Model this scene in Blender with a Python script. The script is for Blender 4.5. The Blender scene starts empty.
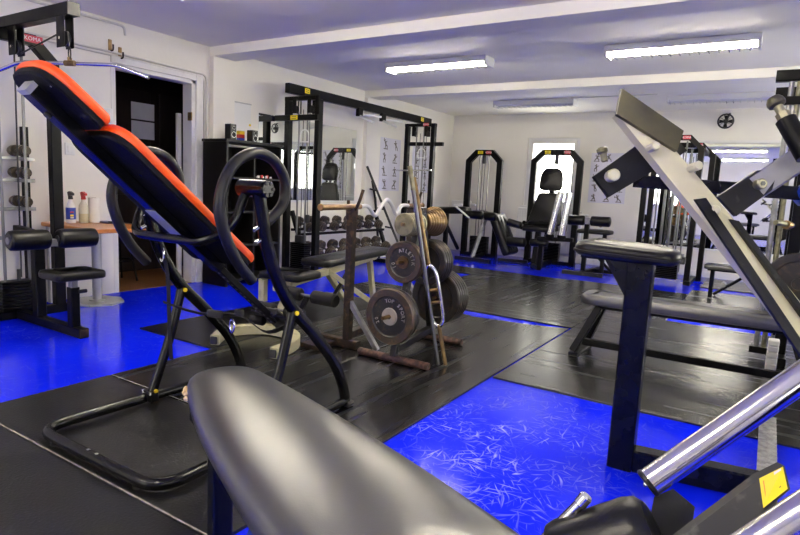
import bpy, bmesh, math, random
from mathutils import Vector, Matrix, Quaternion
random.seed(7)
V = Vector
PI = math.pi
scene = bpy.context.scene
COL = scene.collection

# ------------------------------------------------------------------ camera
YAW, PIT, ROL, CAM_H, FPX = math.radians(32.14), math.radians(7.87), math.radians(2.84), 1.2, 580.0
fwd = V((-math.sin(YAW) * math.cos(PIT), math.cos(YAW) * math.cos(PIT), -math.sin(PIT)))
r0 = V((math.cos(YAW), math.sin(YAW), 0)); u0 = r0.cross(fwd)
rt = math.cos(ROL) * r0 + math.sin(ROL) * u0; up = -math.sin(ROL) * r0 + math.cos(ROL) * u0
cd = bpy.data.cameras.new('camera'); cam = bpy.data.objects.new('camera', cd); COL.objects.link(cam)
M3 = Matrix((rt, up, -fwd)).transposed()
cam.matrix_world = Matrix.Translation((0, 0, CAM_H)) @ M3.to_4x4()
cd.sensor_width = 36.0; cd.sensor_fit = 'HORIZONTAL'; cd.lens = FPX * 36.0 / 800.0
cd.clip_start = 0.05; cd.clip_end = 200
scene.camera = cam

# ------------------------------------------------------------------ world, exposure, lamp strength
LAMP = 60.0        # emission of the lit fluorescent diffusers
SKY = 7.5          # daylight outside the windows
scene.view_settings.view_transform = 'Standard'
scene.view_settings.look = 'None'
scene.view_settings.gamma = 1.0
scene.view_settings.exposure = 0.9
scene.view_settings.use_curve_mapping = False
w = bpy.data.worlds.new('daylight'); scene.world = w; w.use_nodes = True
bg = w.node_tree.nodes['Background']; bg.inputs[0].default_value = (1.0, 0.945, 0.86, 1); bg.inputs[1].default_value = SKY

# ------------------------------------------------------------------ materials
MATS = {}
def mat(name, c, rough=0.5, metal=0.0, c2=None, scale=8.0, contrast=(0.4, 0.65), bump=0.0, bscale=60.0, coat=0.0,
        emit=None, estr=0.0, stretch=(1, 1, 1), rough2=None, spec=0.5, detail=4.0):
    m = bpy.data.materials.new(name); m.use_nodes = True
    nt = m.node_tree; N = nt.nodes; L = nt.links; b = N['Principled BSDF']
    b.inputs['Base Color'].default_value = (*c, 1); b.inputs['Roughness'].default_value = rough
    b.inputs['Metallic'].default_value = metal; b.inputs['Coat Weight'].default_value = coat
    b.inputs['Specular IOR Level'].default_value = spec
    if emit:
        b.inputs['Emission Color'].default_value = (*emit, 1); b.inputs['Emission Strength'].default_value = estr
    if c2 or bump or rough2 is not None:
        tc = N.new('ShaderNodeTexCoord'); mp = N.new('ShaderNodeMapping'); mp.inputs['Scale'].default_value = stretch
        L.new(tc.outputs['Object'], mp.inputs['Vector'])
    if c2 or rough2 is not None:
        n = N.new('ShaderNodeTexNoise'); n.inputs['Scale'].default_value = scale; n.inputs['Detail'].default_value = detail
        L.new(mp.outputs[0], n.inputs['Vector'])
        r = N.new('ShaderNodeMapRange'); r.inputs[1].default_value = contrast[0]; r.inputs[2].default_value = contrast[1]
        L.new(n.outputs[0], r.inputs[0])
        if c2:
            mx = N.new('ShaderNodeMix'); mx.data_type = 'RGBA'
            mx.inputs[6].default_value = (*c, 1); mx.inputs[7].default_value = (*c2, 1)
            L.new(r.outputs[0], mx.inputs[0]); L.new(mx.outputs[2], b.inputs['Base Color'])
        if rough2 is not None:
            rr = N.new('ShaderNodeMapRange'); rr.inputs[3].default_value = rough; rr.inputs[4].default_value = rough2
            L.new(r.outputs[0], rr.inputs[0]); L.new(rr.outputs[0], b.inputs['Roughness'])
    if bump:
        n2 = N.new('ShaderNodeTexNoise'); n2.inputs['Scale'].default_value = bscale; n2.inputs['Detail'].default_value = 3
        L.new(mp.outputs[0], n2.inputs['Vector'])
        bp = N.new('ShaderNodeBump'); bp.inputs['Strength'].default_value = bump; bp.inputs['Distance'].default_value = 0.004
        L.new(n2.outputs[0], bp.inputs['Height']); L.new(bp.outputs[0], b.inputs['Normal'])
    MATS[name] = m
    return m

mat('wall_paint', (0.79, 0.765, 0.69), 0.6, c2=(0.73, 0.70, 0.625), scale=1.3, contrast=(0.45, 0.75), bump=0.25, bscale=25)
mat('ceiling_paint', (0.90, 0.88, 0.79), 0.65, bump=0.15, bscale=14, c2=(0.85, 0.83, 0.745), scale=0.8)
mat('trim_paint', (0.72, 0.71, 0.67), 0.4, c2=(0.55, 0.53, 0.48), scale=5, contrast=(0.6, 0.8))
mat('rubber', (0.004, 0.004, 0.0045), 0.17, c2=(0.008, 0.008, 0.0078), scale=4.5, contrast=(0.05, 0.95), rough2=0.34, stretch=(3.0, 0.22, 1), spec=0.85, detail=2)
mat('rubber_cross', (0.004, 0.004, 0.0045), 0.17, c2=(0.008, 0.008, 0.0078), scale=4.5, contrast=(0.05, 0.95), rough2=0.34, stretch=(0.22, 3.0, 1), spec=0.85, detail=2)
mat('rubber_plain', (0.006, 0.006, 0.0065), 0.28, c2=(0.014, 0.014, 0.0135), scale=2.6, contrast=(0.45, 0.8), rough2=0.42, bump=0.35, bscale=90, spec=0.5)
mat('black_steel', (0.0025, 0.0025, 0.003), 0.30, c2=(0.004, 0.004, 0.0045), scale=14, rough2=0.42, spec=0.14)
mat('black_gloss', (0.0025, 0.0025, 0.003), 0.20, c2=(0.004, 0.004, 0.0045), scale=10, rough2=0.26, spec=0.28)
mat('black_worn', (0.009, 0.009, 0.0095), 0.38, metal=0.2, c2=(0.08, 0.077, 0.07), scale=26, contrast=(0.62, 0.74), spec=0.4)
mat('navy_steel', (0.0025, 0.0035, 0.009), 0.26, c2=(0.003, 0.004, 0.011), scale=10, spec=0.2)
mat('blue_steel', (0.015, 0.05, 0.42), 0.3, c2=(0.012, 0.035, 0.3), scale=10)
mat('black_vinyl', (0.004, 0.004, 0.0045), 0.34, bump=0.10, bscale=220, spec=0.28)
mat('grey_vinyl', (0.030, 0.030, 0.030), 0.30, c2=(0.040, 0.040, 0.039), scale=9, contrast=(0.2, 0.8), bump=0.06, bscale=300, spec=1.0)
mat('black_foam', (0.007, 0.007, 0.0075), 0.6, bump=0.3, bscale=300, spec=0.3)
mat('grip_rubber', (0.005, 0.005, 0.0055), 0.40, bump=0.12, bscale=200, spec=0.4)
mat('orange_vinyl', (1.0, 0.115, 0.006), 0.38, c2=(0.92, 0.085, 0.005), scale=9, bump=0.4, bscale=30)
mat('board_shell', (0.0025, 0.0025, 0.003), 0.6, bump=0.4, bscale=60, spec=0.2)
mat('chrome', (0.72, 0.72, 0.71), 0.12, 1.0, c2=(0.55, 0.54, 0.52), scale=20, contrast=(0.5, 0.75), rough2=0.25)
mat('worn_chrome', (0.68, 0.66, 0.61), 0.16, 1.0, c2=(0.30, 0.25, 0.18), scale=26, contrast=(0.60, 0.75), rough2=0.34, stretch=(1, 1, 1))
mat('steel_rod', (0.20, 0.20, 0.195), 0.38, 1.0)
mat('brass', (0.30, 0.20, 0.085), 0.36, 0.8, c2=(0.16, 0.10, 0.045), scale=18)
mat('silver_paint', (0.62, 0.585, 0.38), 0.36, 0.0, c2=(0.50, 0.47, 0.30), scale=12, contrast=(0.45, 0.8), rough2=0.45)
mat('olive_steel', (0.085, 0.078, 0.042), 0.33, 0.5, c2=(0.055, 0.05, 0.03), scale=18)
mat('grey_steel', (0.36, 0.36, 0.35), 0.28, 0.7, c2=(0.24, 0.24, 0.23), scale=14, rough2=0.4)
mat('cream_paint', (0.50, 0.47, 0.30), 0.4, c2=(0.34, 0.31, 0.19), scale=14, contrast=(0.55, 0.75))
mat('rusty_steel', (0.022, 0.014, 0.010), 0.45, 0.4, c2=(0.11, 0.06, 0.028), scale=22, contrast=(0.5, 0.7), bump=0.3, bscale=80)
mat('rust_red', (0.035, 0.018, 0.013), 0.45, 0.2, c2=(0.16, 0.08, 0.055), scale=22, contrast=(0.45, 0.65), bump=0.3, bscale=80)
mat('ez_tan', (0.36, 0.22, 0.11), 0.38, 0.6, c2=(0.22, 0.12, 0.05), scale=16)
mat('iron_plate', (0.040, 0.040, 0.040), 0.36, 0.55, c2=(0.11, 0.075, 0.045), scale=34, contrast=(0.56, 0.70), bump=0.5, bscale=70, spec=0.6)
mat('iron_rim', (0.085, 0.066, 0.050), 0.38, 0.55, c2=(0.17, 0.105, 0.06), scale=26, contrast=(0.50, 0.68), bump=0.4, bscale=70)
mat('plate_dark', (0.030, 0.027, 0.024), 0.34, 0.5, c2=(0.085, 0.055, 0.033), scale=18, contrast=(0.52, 0.7), bump=0.3, bscale=60)
mat('plate_gold', (0.22, 0.14, 0.06), 0.32, 0.8, c2=(0.10, 0.06, 0.03), scale=16, contrast=(0.45, 0.65))
mat('plate_olive', (0.30, 0.28, 0.17), 0.42, 0.5, c2=(0.17, 0.16, 0.09), scale=24, contrast=(0.45, 0.65))
mat('letter_iron', (0.42, 0.40, 0.35), 0.4, 0.3)
mat('dumbbell_iron', (0.085, 0.072, 0.056), 0.30, 0.65, c2=(0.17, 0.12, 0.07), scale=30, contrast=(0.5, 0.65))
mat('table_wood', (0.56, 0.20, 0.045), 0.28, c2=(0.46, 0.15, 0.03), scale=3, stretch=(1.5, 10, 10), coat=0.2)
mat('pale_steel', (0.50, 0.50, 0.48), 0.35, 0.6)
mat('cabinet_dark', (0.004, 0.0035, 0.0035), 0.35, c2=(0.007, 0.006, 0.0055), scale=4, stretch=(1, 1, 12), spec=0.3)
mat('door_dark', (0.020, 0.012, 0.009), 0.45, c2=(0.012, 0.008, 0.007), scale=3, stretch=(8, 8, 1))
mat('wood_floor', (0.20, 0.085, 0.03), 0.4, c2=(0.13, 0.05, 0.018), scale=4, stretch=(1, 8, 1))
mat('white_plastic', (0.74, 0.74, 0.72), 0.35)
mat('paper', (0.74, 0.74, 0.76), 0.6, c2=(0.68, 0.68, 0.71), scale=5)
mat('poster_paper', (0.66, 0.65, 0.74), 0.45, c2=(0.62, 0.61, 0.70), scale=3)
mat('print_ink', (0.16, 0.14, 0.13), 0.6, c2=(0.08, 0.07, 0.065), scale=40)
mat('tissue', (0.80, 0.79, 0.74), 0.8, bump=0.3, bscale=120)
mat('spray_clear', (0.60, 0.58, 0.48), 0.2)
mat('spray_liquid', (0.52, 0.46, 0.28), 0.2)
mat('red_plastic', (0.55, 0.02, 0.02), 0.3)
mat('blue_print', (0.02, 0.05, 0.38), 0.4)
mat('yellow_sticker', (0.92, 0.72, 0.01), 0.35)
mat('red_sticker', (0.62, 0.03, 0.06), 0.4)
mat('sticker_text', (0.05, 0.045, 0.02), 0.5)
mat('white_text', (0.85, 0.8, 0.8), 0.5)
mat('orange_line', (0.85, 0.22, 0.02), 0.5)
mat('black_plastic', (0.012, 0.012, 0.013), 0.4)
mat('speaker_ring', (0.5, 0.5, 0.5), 0.25, 0.8)
mat('fixture_white', (0.72, 0.72, 0.70), 0.35)
mat('louver_mirror', (0.86, 0.87, 0.88), 0.10, 1.0)
mat('lamp_on', (0.9, 0.9, 0.9), 0.4, emit=(1.0, 0.90, 0.72), estr=LAMP)
mat('lamp_off', (0.75, 0.76, 0.78), 0.3)
mat('mirror_glass', (0.80, 0.83, 0.82), 0.015, 1.0)
mat('window_frame', (0.72, 0.71, 0.69), 0.35)
mat('radiator_white', (0.70, 0.69, 0.67), 0.4)
mat('conduit', (0.60, 0.585, 0.54), 0.45)
mat('foam_torn', (0.62, 0.43, 0.20), 0.9, c2=(0.78, 0.62, 0.38), scale=60, bump=0.8, bscale=120)
mat('tread_steel', (0.50, 0.50, 0.48), 0.28, 0.85, c2=(0.30, 0.30, 0.29), scale=30, rough2=0.42)
mat('yellow_cap', (0.85, 0.62, 0.02), 0.4)
mat('seam_dust', (0.34, 0.32, 0.27), 0.8, c2=(0.16, 0.15, 0.13), scale=30)

def glass_material():
    m = bpy.data.materials.new('window_glass'); m.use_nodes = True
    nt = m.node_tree; nt.nodes.clear()
    o = nt.nodes.new('ShaderNodeOutputMaterial'); mx = nt.nodes.new('ShaderNodeMixShader')
    t = nt.nodes.new('ShaderNodeBsdfTransparent'); g = nt.nodes.new('ShaderNodeBsdfGlossy'); g.inputs['Roughness'].default_value = 0.02
    t.inputs[0].default_value = (0.97, 0.985, 0.98, 1); mx.inputs[0].default_value = 0.06
    nt.links.new(t.outputs[0], mx.inputs[1]); nt.links.new(g.outputs[0], mx.inputs[2]); nt.links.new(mx.outputs[0], o.inputs[0])
    MATS['window_glass'] = m
glass_material()

def floor_material():
    m = bpy.data.materials.new('blue_epoxy'); m.use_nodes = True
    nt = m.node_tree; N = nt.nodes; L = nt.links; b = N['Principled BSDF']
    tc = N.new('ShaderNodeTexCoord')
    n1 = N.new('ShaderNodeTexNoise'); n1.inputs['Scale'].default_value = 1.1; n1.inputs['Detail'].default_value = 4
    L.new(tc.outputs['Object'], n1.inputs['Vector'])
    base = N.new('ShaderNodeMix'); base.data_type = 'RGBA'
    base.inputs[6].default_value = (0.001, 0.007, 0.72, 1); base.inputs[7].default_value = (0.001, 0.018, 0.95, 1)
    L.new(n1.outputs[0], base.inputs[0])
    wn = N.new('ShaderNodeTexNoise'); wn.inputs['Scale'].default_value = 2.6; wn.inputs['Detail'].default_value = 2; L.new(tc.outputs['Object'], wn.inputs['Vector'])
    wo = N.new('ShaderNodeVectorMath'); wo.operation = 'MULTIPLY_ADD'; wo.inputs[1].default_value = (.16, .16, 0); L.new(wn.outputs['Color'], wo.inputs[0]); L.new(tc.outputs['Object'], wo.inputs[2])
    prev = None                                     # scuffs: short bent scratches in many directions
    for k in range(7):
        seed = 3.1 + 7.3 * k; rot = .2 + k * .45
        mp = N.new('ShaderNodeMapping'); mp.inputs['Rotation'].default_value = (0, 0, rot)
        mp.vector_type = 'TEXTURE'; mp.inputs['Scale'].default_value = (1 / (6.0 + 1.3 * (k % 3)), 1 / (70.0 - 9 * (k % 2)), 1); mp.inputs['Location'].default_value = (seed, seed * 0.7, 0)
        wv = N.new('ShaderNodeTexNoise'); wv.inputs['Scale'].default_value = 1.0; wv.inputs['Detail'].default_value = 1.5
        wv.inputs['Distortion'].default_value = 0.5
        L.new(wo.outputs[0], mp.inputs['Vector']); L.new(mp.outputs[0], wv.inputs['Vector'])
        r = N.new('ShaderNodeMapRange'); r.inputs[1].default_value = 0.64; r.inputs[2].default_value = 0.80
        L.new(wv.outputs[0], r.inputs[0])
        if prev is None: prev = r.outputs[0]
        else:
            a = N.new('ShaderNodeMath'); a.operation = 'MAXIMUM'; L.new(prev, a.inputs[0]); L.new(r.outputs[0], a.inputs[1]); prev = a.outputs[0]
    # worn patch in the gap between the rubber mats, faint scuffs elsewhere
    mp = N.new('ShaderNodeMapping'); mp.inputs['Location'].default_value = (1.0, -2.42, 0); mp.vector_type = 'POINT'
    L.new(tc.outputs['Object'], mp.inputs['Vector'])
    mp2 = N.new('ShaderNodeMapping'); mp2.inputs['Scale'].default_value = (1.7, 0.95, 1); L.new(mp.outputs[0], mp2.inputs['Vector'])
    ln = N.new('ShaderNodeVectorMath'); ln.operation = 'LENGTH'; L.new(mp2.outputs[0], ln.inputs[0])
    fall = N.new('ShaderNodeMapRange'); fall.inputs[1].default_value = 0.25; fall.inputs[2].default_value = 1.15
    fall.inputs[3].default_value = 1.0; fall.inputs[4].default_value = 0.12
    L.new(ln.outputs['Value'], fall.inputs[0])
    mu = N.new('ShaderNodeMath'); mu.operation = 'MULTIPLY'; L.new(prev, mu.inputs[0]); L.new(fall.outputs[0], mu.inputs[1])
    n3 = N.new('ShaderNodeTexNoise'); n3.inputs['Scale'].default_value = 3.2; n3.inputs['Detail'].default_value = 5; L.new(tc.outputs['Object'], n3.inputs['Vector'])
    r3 = N.new('ShaderNodeMapRange'); r3.inputs[1].default_value = 0.36; r3.inputs[2].default_value = 0.62; L.new(n3.outputs[0], r3.inputs[0])
    mu2 = N.new('ShaderNodeMath'); mu2.operation = 'MULTIPLY'; L.new(mu.outputs[0], mu2.inputs[0]); L.new(r3.outputs[0], mu2.inputs[1])
    col = N.new('ShaderNodeMix'); col.data_type = 'RGBA'; L.new(mu2.outputs[0], col.inputs[0])
    L.new(base.outputs[2], col.inputs[6]); col.inputs[7].default_value = (0.55, 0.60, 0.95, 1)
    L.new(col.outputs[2], b.inputs['Base Color'])
    rr = N.new('ShaderNodeMapRange'); rr.inputs[3].default_value = 0.12; rr.inputs[4].default_value = 0.42
    L.new(mu2.outputs[0], rr.inputs[0]); L.new(rr.outputs[0], b.inputs['Roughness'])
    b.inputs['Specular IOR Level'].default_value = 0.26
    n2 = N.new('ShaderNodeTexNoise'); n2.inputs['Scale'].default_value = 3.5; L.new(tc.outputs['Object'], n2.inputs['Vector'])
    bp = N.new('ShaderNodeBump'); bp.inputs['Strength'].default_value = 0.18; bp.inputs['Distance'].default_value = 0.01
    L.new(n2.outputs[0], bp.inputs['Height']); L.new(bp.outputs[0], b.inputs['Normal'])
    MATS['blue_epoxy'] = m
floor_material()

# ------------------------------------------------------------------ mesh builder
def cr(pts, n=6, closed=False):
    P = [V(p) for p in pts]; out = []; k = len(P)
    for i in range(k if closed else k - 1):
        if closed: a, b, c, d = P[(i - 1) % k], P[i], P[(i + 1) % k], P[(i + 2) % k]
        else: a, b, c, d = P[max(i - 1, 0)], P[i], P[i + 1], P[min(i + 2, k - 1)]
        for j in range(n):
            t = j / n
            out.append(0.5 * ((2 * b) + (-a + c) * t + (2 * a - 5 * b + 4 * c - d) * t * t + (-a + 3 * b - 3 * c + d) * t ** 3))
    if not closed: out.append(P[-1])
    return out

def fillet(pts, r, n=5):
    P = [V(p) for p in pts]; out = [P[0]]
    for i in range(1, len(P) - 1):
        a, b, c = P[i - 1], P[i], P[i + 1]
        d1 = (a - b); d2 = (c - b); rr = min(r, d1.length * .49, d2.length * .49)
        s = b + d1.normalized() * rr; e = b + d2.normalized() * rr
        for j in range(n + 1):
            t = j / n; out.append((1 - t) ** 2 * s + 2 * t * (1 - t) * b + t * t * e)
    out.append(P[-1]); return out

def rpoly(pts, r, n=5):
    P = [V((p[0], p[1])) for p in pts]; out = []; k = len(P)
    for i in range(k):
        a, b, c = P[i - 1], P[i], P[(i + 1) % k]
        rad = r[i] if isinstance(r, (list, tuple)) else r
        d1 = a - b; d2 = c - b; rr = min(rad, d1.length * .49, d2.length * .49)
        s = b + d1.normalized() * rr; e = b + d2.normalized() * rr
        for j in range(n + 1):
            t = j / n; out.append((1 - t) ** 2 * s + 2 * t * (1 - t) * b + t * t * e)
    return out

def frame(p0, p1, upv=(0, 0, 1)):
    x = (V(p1) - V(p0)).normalized(); u = V(upv)
    if abs(x.dot(u.normalized())) > 0.98: u = V((0, 1, 0)) if abs(x.y) < .9 else V((1, 0, 0))
    y = u.cross(x).normalized(); z = x.cross(y)
    return x, y, z

class B:
    def __init__(s): s.bm = bmesh.new()
    def poly(s, verts, faces):
        vs = [s.bm.verts.new(v) for v in verts]
        for f in faces:
            try: s.bm.faces.new([vs[i] for i in f])
            except ValueError: pass
        return vs
    def obox(s, o, ax, ay, az, bev=0.004):
        t = bmesh.new()
        vs = [t.verts.new(V(o) + ax * i + ay * j + az * k) for i in (-.5, .5) for j in (-.5, .5) for k in (-.5, .5)]
        for f in ((0, 1, 3, 2), (4, 6, 7, 5), (0, 4, 5, 1), (2, 3, 7, 6), (0, 2, 6, 4), (1, 5, 7, 3)): t.faces.new([vs[i] for i in f])
        bmesh.ops.recalc_face_normals(t, faces=t.faces)
        if bev:
            bev = min(bev, min(ax.length, ay.length, az.length) * .3)
            bmesh.ops.bevel(t, geom=list(t.edges), offset=bev, segments=1, affect='EDGES')
        me = bpy.data.meshes.new('t'); t.to_mesh(me); t.free(); s.bm.from_mesh(me); bpy.data.meshes.remove(me)
        return s
    def box(s, c, d, rz=0, bev=0.004, R=None):
        R = R or Matrix.Rotation(rz, 3, 'Z')
        return s.obox(c, R @ V((d[0], 0, 0)), R @ V((0, d[1], 0)), R @ V((0, 0, d[2])), bev)
    def b2(s, lo, hi, bev=0.004):
        lo = V(lo); hi = V(hi); return s.box((lo + hi) / 2, hi - lo, bev=bev)
    def beam(s, p0, p1, wd, ht=None, upv=(0, 0, 1), bev=0.004):
        ht = ht or wd; p0 = V(p0); p1 = V(p1); x, y, z = frame(p0, p1, upv)
        return s.obox((p0 + p1) / 2, x * (p1 - p0).length, y * wd, z * ht, bev)
    def sweep(s, pts, prof, upv=(0, 0, 1), closed=False, cap=True):
        P = [V(p) for p in pts]; n = len(P)
        Q = [P[0]]
        for p in P[1:]:
            if (p - Q[-1]).length > 1e-5: Q.append(p)
        P = Q; n = len(P)
        if closed:
            if (P[0] - P[-1]).length < 1e-5: P.pop(); n -= 1
            T = [(P[(i + 1) % n] - P[i]).normalized() for i in range(n)]
            start = (P[0] + P[1]) / 2
            seq = [start] + P[1:] + [P[0], start]
        else: seq = P
        T = [(seq[i + 1] - seq[i]).normalized() for i in range(len(seq) - 1)]
        x, y, z = frame(seq[0], seq[1], upv)
        ring = [seq[0] + y * a + z * b for a, b in prof]; rings = [ring]
        for i in range(1, len(seq)):
            t = T[i - 1]; nb = (t + T[i]).normalized() if i < len(T) else t
            dn = max(t.dot(nb), .2)
            ring = [v + t * ((seq[i] - v).dot(nb) / dn) for v in ring]; rings.append(ring)
        m = len(prof)
        if closed: rings.pop()
        vs = [[s.bm.verts.new(v) for v in r] for r in rings]
        k = len(vs)
        for i in range(k if closed else k - 1):
            for j in range(m):
                try: s.bm.faces.new((vs[i][j], vs[i][(j + 1) % m], vs[(i + 1) % k][(j + 1) % m], vs[(i + 1) % k][j]))
                except ValueError: pass
        if cap and not closed:
            s.bm.faces.new(list(reversed(vs[0]))); s.bm.faces.new(vs[-1])
        return s
    def tube(s, pts, r, seg=10, closed=False):
        return s.sweep(pts, [(r * math.cos(2 * PI * i / seg), r * math.sin(2 * PI * i / seg)) for i in range(seg)], closed=closed)
    def rtube(s, pts, wd, ht=None, upv=(0, 0, 1), closed=False):
        a = wd / 2; b = (ht or wd) / 2; c = min(a, b) * .16
        return s.sweep(pts, [(-a + c, -b), (a - c, -b), (a, -b + c), (a, b - c), (a - c, b), (-a + c, b), (-a, b - c), (-a, -b + c)], upv, closed)
    def lathe(s, prof, o, axis=(0, 0, 1), seg=20, cap=True):
        z = V(axis).normalized(); x, y = frame((0, 0, 0), z)[1:]
        o = V(o); rings = []
        for r, h in prof:
            if r < 1e-6: rings.append([s.bm.verts.new(o + z * h)])
            else: rings.append([s.bm.verts.new(o + z * h + (x * math.cos(2 * PI * i / seg) + y * math.sin(2 * PI * i / seg)) * r) for i in range(seg)])
        for a, b in zip(rings, rings[1:]):
            for i in range(seg):
                q = [a[i % len(a)], a[(i + 1) % len(a)], b[(i + 1) % len(b)], b[i % len(b)]]
                u = []
                for v in q:
                    if v not in u: u.append(v)
                if len(u) > 2:
                    try: s.bm.faces.new(u)
                    except ValueError: pass
        for r in (rings[0], rings[-1]) if cap else ():
            if len(r) > 2:
                try: s.bm.faces.new(r)
                except ValueError: pass
        return s
    def cyl(s, p0, p1, r, seg=14, bev=0.0, r2=None):
        p0 = V(p0); p1 = V(p1); h = (p1 - p0).length; r2 = r if r2 is None else r2; e = min(bev, h * .3, r * .4)
        prof = [(r - e, 0), (r, e), (r2, h - e), (r2 - e, h)] if e else [(r, 0), (r2, h)]
        return s.lathe(prof, p0, p1 - p0, seg)
    def prism(s, pts, vec):
        P = [V(p) for p in pts]; n = len(P); v = V(vec)
        s.poly(P + [p + v for p in P], [tuple(range(n)), tuple(range(2 * n - 1, n - 1, -1))] + [(i, (i + 1) % n, n + (i + 1) % n, n + i) for i in range(n)])
        return s
    def cushion(s, outline, prof, R=None, o=(0, 0, 0)):
        """outline: closed 2-D points (CCW); prof: (inset, z) from underside to crown"""
        P = [V((p[0], p[1])) for p in outline]; n = len(P); R = R or Matrix.Identity(3); o = V(o)
        nm = []
        for i in range(n):
            t = (P[(i + 1) % n] - P[i - 1]).normalized(); nm.append(V((-t.y, t.x)))
        c = sum(P, V((0, 0))) / n
        rings = [[s.bm.verts.new(o + R @ V((*(P[i] + nm[i] * ins), z))) for i in range(n)] for ins, z in prof]
        for a, b in zip(rings, rings[1:]):
            for i in range(n): s.bm.faces.new((a[i], a[(i + 1) % n], b[(i + 1) % n], b[i]))
        s.bm.faces.new(list(reversed(rings[0]))); s.bm.faces.new(rings[-1])
        return s
    def pad(s, L, W, T, R=None, o=(0, 0, 0), r=0.04, taper=1.0, er=None, crown=0.006):
        e = er or T * .4
        pts = [(-L / 2, -W / 2), (L / 2, -W / 2 * taper), (L / 2, W / 2 * taper), (-L / 2, W / 2)]
        k = min(W, L) * .25
        return s.cushion(rpoly(pts, r, 6), [(e * .5, 0), (e * .1, e * .3), (0, e), (0, T - e), (e * .12, T - e * .5), (e * .45, T - e * .15), (e, T), (e + k, T + crown)], R, o)
    def sphere(s, c, r, sc=(1, 1, 1), seg=12):
        bmesh.ops.create_uvsphere(s.bm, u_segments=seg, v_segments=max(6, seg // 2 + 2), radius=r, matrix=Matrix.Translation(c) @ Matrix.Diagonal((*sc, 1)))
        return s

def mk(name, b, m, smooth=35):
    bmesh.ops.recalc_face_normals(b.bm, faces=b.bm.faces)
    me = bpy.data.meshes.new(name); b.bm.to_mesh(me); b.bm.free()
    me.polygons.foreach_set('use_smooth', [True] * len(me.polygons))
    me.set_sharp_from_angle(angle=math.radians(smooth))
    me.materials.append(MATS[m])
    return me

def one(name, label, cat, b, m, group=None):
    """a thing that is a single mesh, origin at its base; builder coordinates are world coordinates"""
    me = mk(name, b, m)
    xs = [v.co for v in me.vertices]
    c = V(((min(v.x for v in xs) + max(v.x for v in xs)) / 2, (min(v.y for v in xs) + max(v.y for v in xs)) / 2, min(v.z for v in xs)))
    me.transform(Matrix.Translation(-c))
    o = bpy.data.objects.new(name, me); o.location = c; COL.objects.link(o)
    o['label'] = label; o['category'] = cat
    if group: o['group'] = group
    return o

def struct(name, b, m, parent=None, label=None):
    o = bpy.data.objects.new(name, mk(name, b, m)); COL.objects.link(o)
    if parent: o.parent = parent
    else: o['kind'] = 'structure'
    if label: o['label'] = label
    return o

class T:
    """a thing: an Empty at its base that parents its parts (builder coordinates: world, or local when local=True)"""
    def __init__(s, name, label, cat, loc=(0, 0, 0), rz=0, group=None, local=False):
        s.o = bpy.data.objects.new(name, None); COL.objects.link(s.o); s.o.empty_display_size = .1
        s.o.location = loc; s.o.rotation_euler = (0, 0, rz); s.loc = V(loc); s.local = local
        s.o['label'] = label; s.o['category'] = cat
        if group: s.o['group'] = group
    def part(s, name, b, m, parent=None, label=None, smooth=35):
        me = mk(name, b, m, smooth)
        if not s.local: me.transform(Matrix.Translation(-s.loc))
        o = bpy.data.objects.new(name, me); COL.objects.link(o); o.parent = parent or s.o
        if label: o['label'] = label
        return o
    def share(s, name, me, m4, parent=None):
        o = bpy.data.objects.new(name, me); COL.objects.link(o); o.parent = parent or s.o
        o.matrix_local = m4 if s.local else Matrix.Translation(-s.loc) @ m4
        return o

def copy_thing(t, loc, rz, label, group=None):
    r = t.o.copy(); COL.objects.link(r); r.location = loc; r.rotation_euler = (0, 0, rz); r['label'] = label
    if group: r['group'] = group
    def rec(src, dst):
        for ch in [c for c in bpy.data.objects if c.parent is src]:
            c = ch.copy(); COL.objects.link(c); c.parent = dst; rec(ch, c)
    rec(t.o, r)
    return r

def text_mesh(txt, size, m, depth=0.0006):
    cu = bpy.data.curves.new('lettering', 'FONT'); cu.body = txt; cu.size = size; cu.extrude = depth; cu.align_x = 'CENTER'; cu.align_y = 'CENTER'
    cu.resolution_u = 2
    o = bpy.data.objects.new('lettering', cu); COL.objects.link(o)
    dg = bpy.context.evaluated_depsgraph_get()
    me = bpy.data.meshes.new_from_object(o.evaluated_get(dg)); bpy.data.objects.remove(o); bpy.data.curves.remove(cu)
    me.materials.clear(); me.materials.append(MATS[m])
    return me

ORD = ['first', 'second', 'third', 'fourth', 'fifth', 'sixth', 'seventh', 'eighth', 'ninth', 'tenth']
# ================================================================== THE ROOM
XL, XR, YB, YF, ZC = -5.5, 2.6, 10.5, -3.0, 2.65
b = B(); b.b2((XL - .1, YF - .1, -.12), (XR + .1, YB + .1, 0), bev=0); struct('floor', b, 'blue_epoxy')
b = B(); b.b2((XL - .1, YF - .1, ZC), (XR + .1, YB + .1, ZC + .12), bev=0); struct('ceiling', b, 'ceiling_paint')
D0, D1, DH = 3.37, 4.33, 2.25
b = B()
b.b2((XL - .14, YF - .1, 0), (XL, D0, ZC), bev=0); b.b2((XL - .14, D1, 0), (XL, YB + .1, ZC), bev=0); b.b2((XL - .14, D0, DH), (XL, D1, ZC), bev=0)
struct('wall_left', b, 'wall_paint')
def wall_with_holes(name, axis, at, a0, a1, holes, th):
    b = B(); holes = sorted(holes)
    def seg(u0, u1, z0, z1):
        if axis == 'y': b.b2((u0, min(at, at + th), z0), (u1, max(at, at + th), z1), bev=0)
        else: b.b2((min(at, at + th), u0, z0), (max(at, at + th), u1, z1), bev=0)
    u = a0
    for h0, h1, z0, z1 in holes:
        seg(u, h0, 0, ZC); seg(h0, h1, 0, z0); seg(h0, h1, z1, ZC); u = h1
    seg(u, a1, 0, ZC)
    return struct(name, b, 'wall_paint')
WB = (-3.93, -2.97, 0.98, 2.22)
wall_with_holes('wall_back', 'y', YB, XL, XR, [WB], .25)
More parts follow.
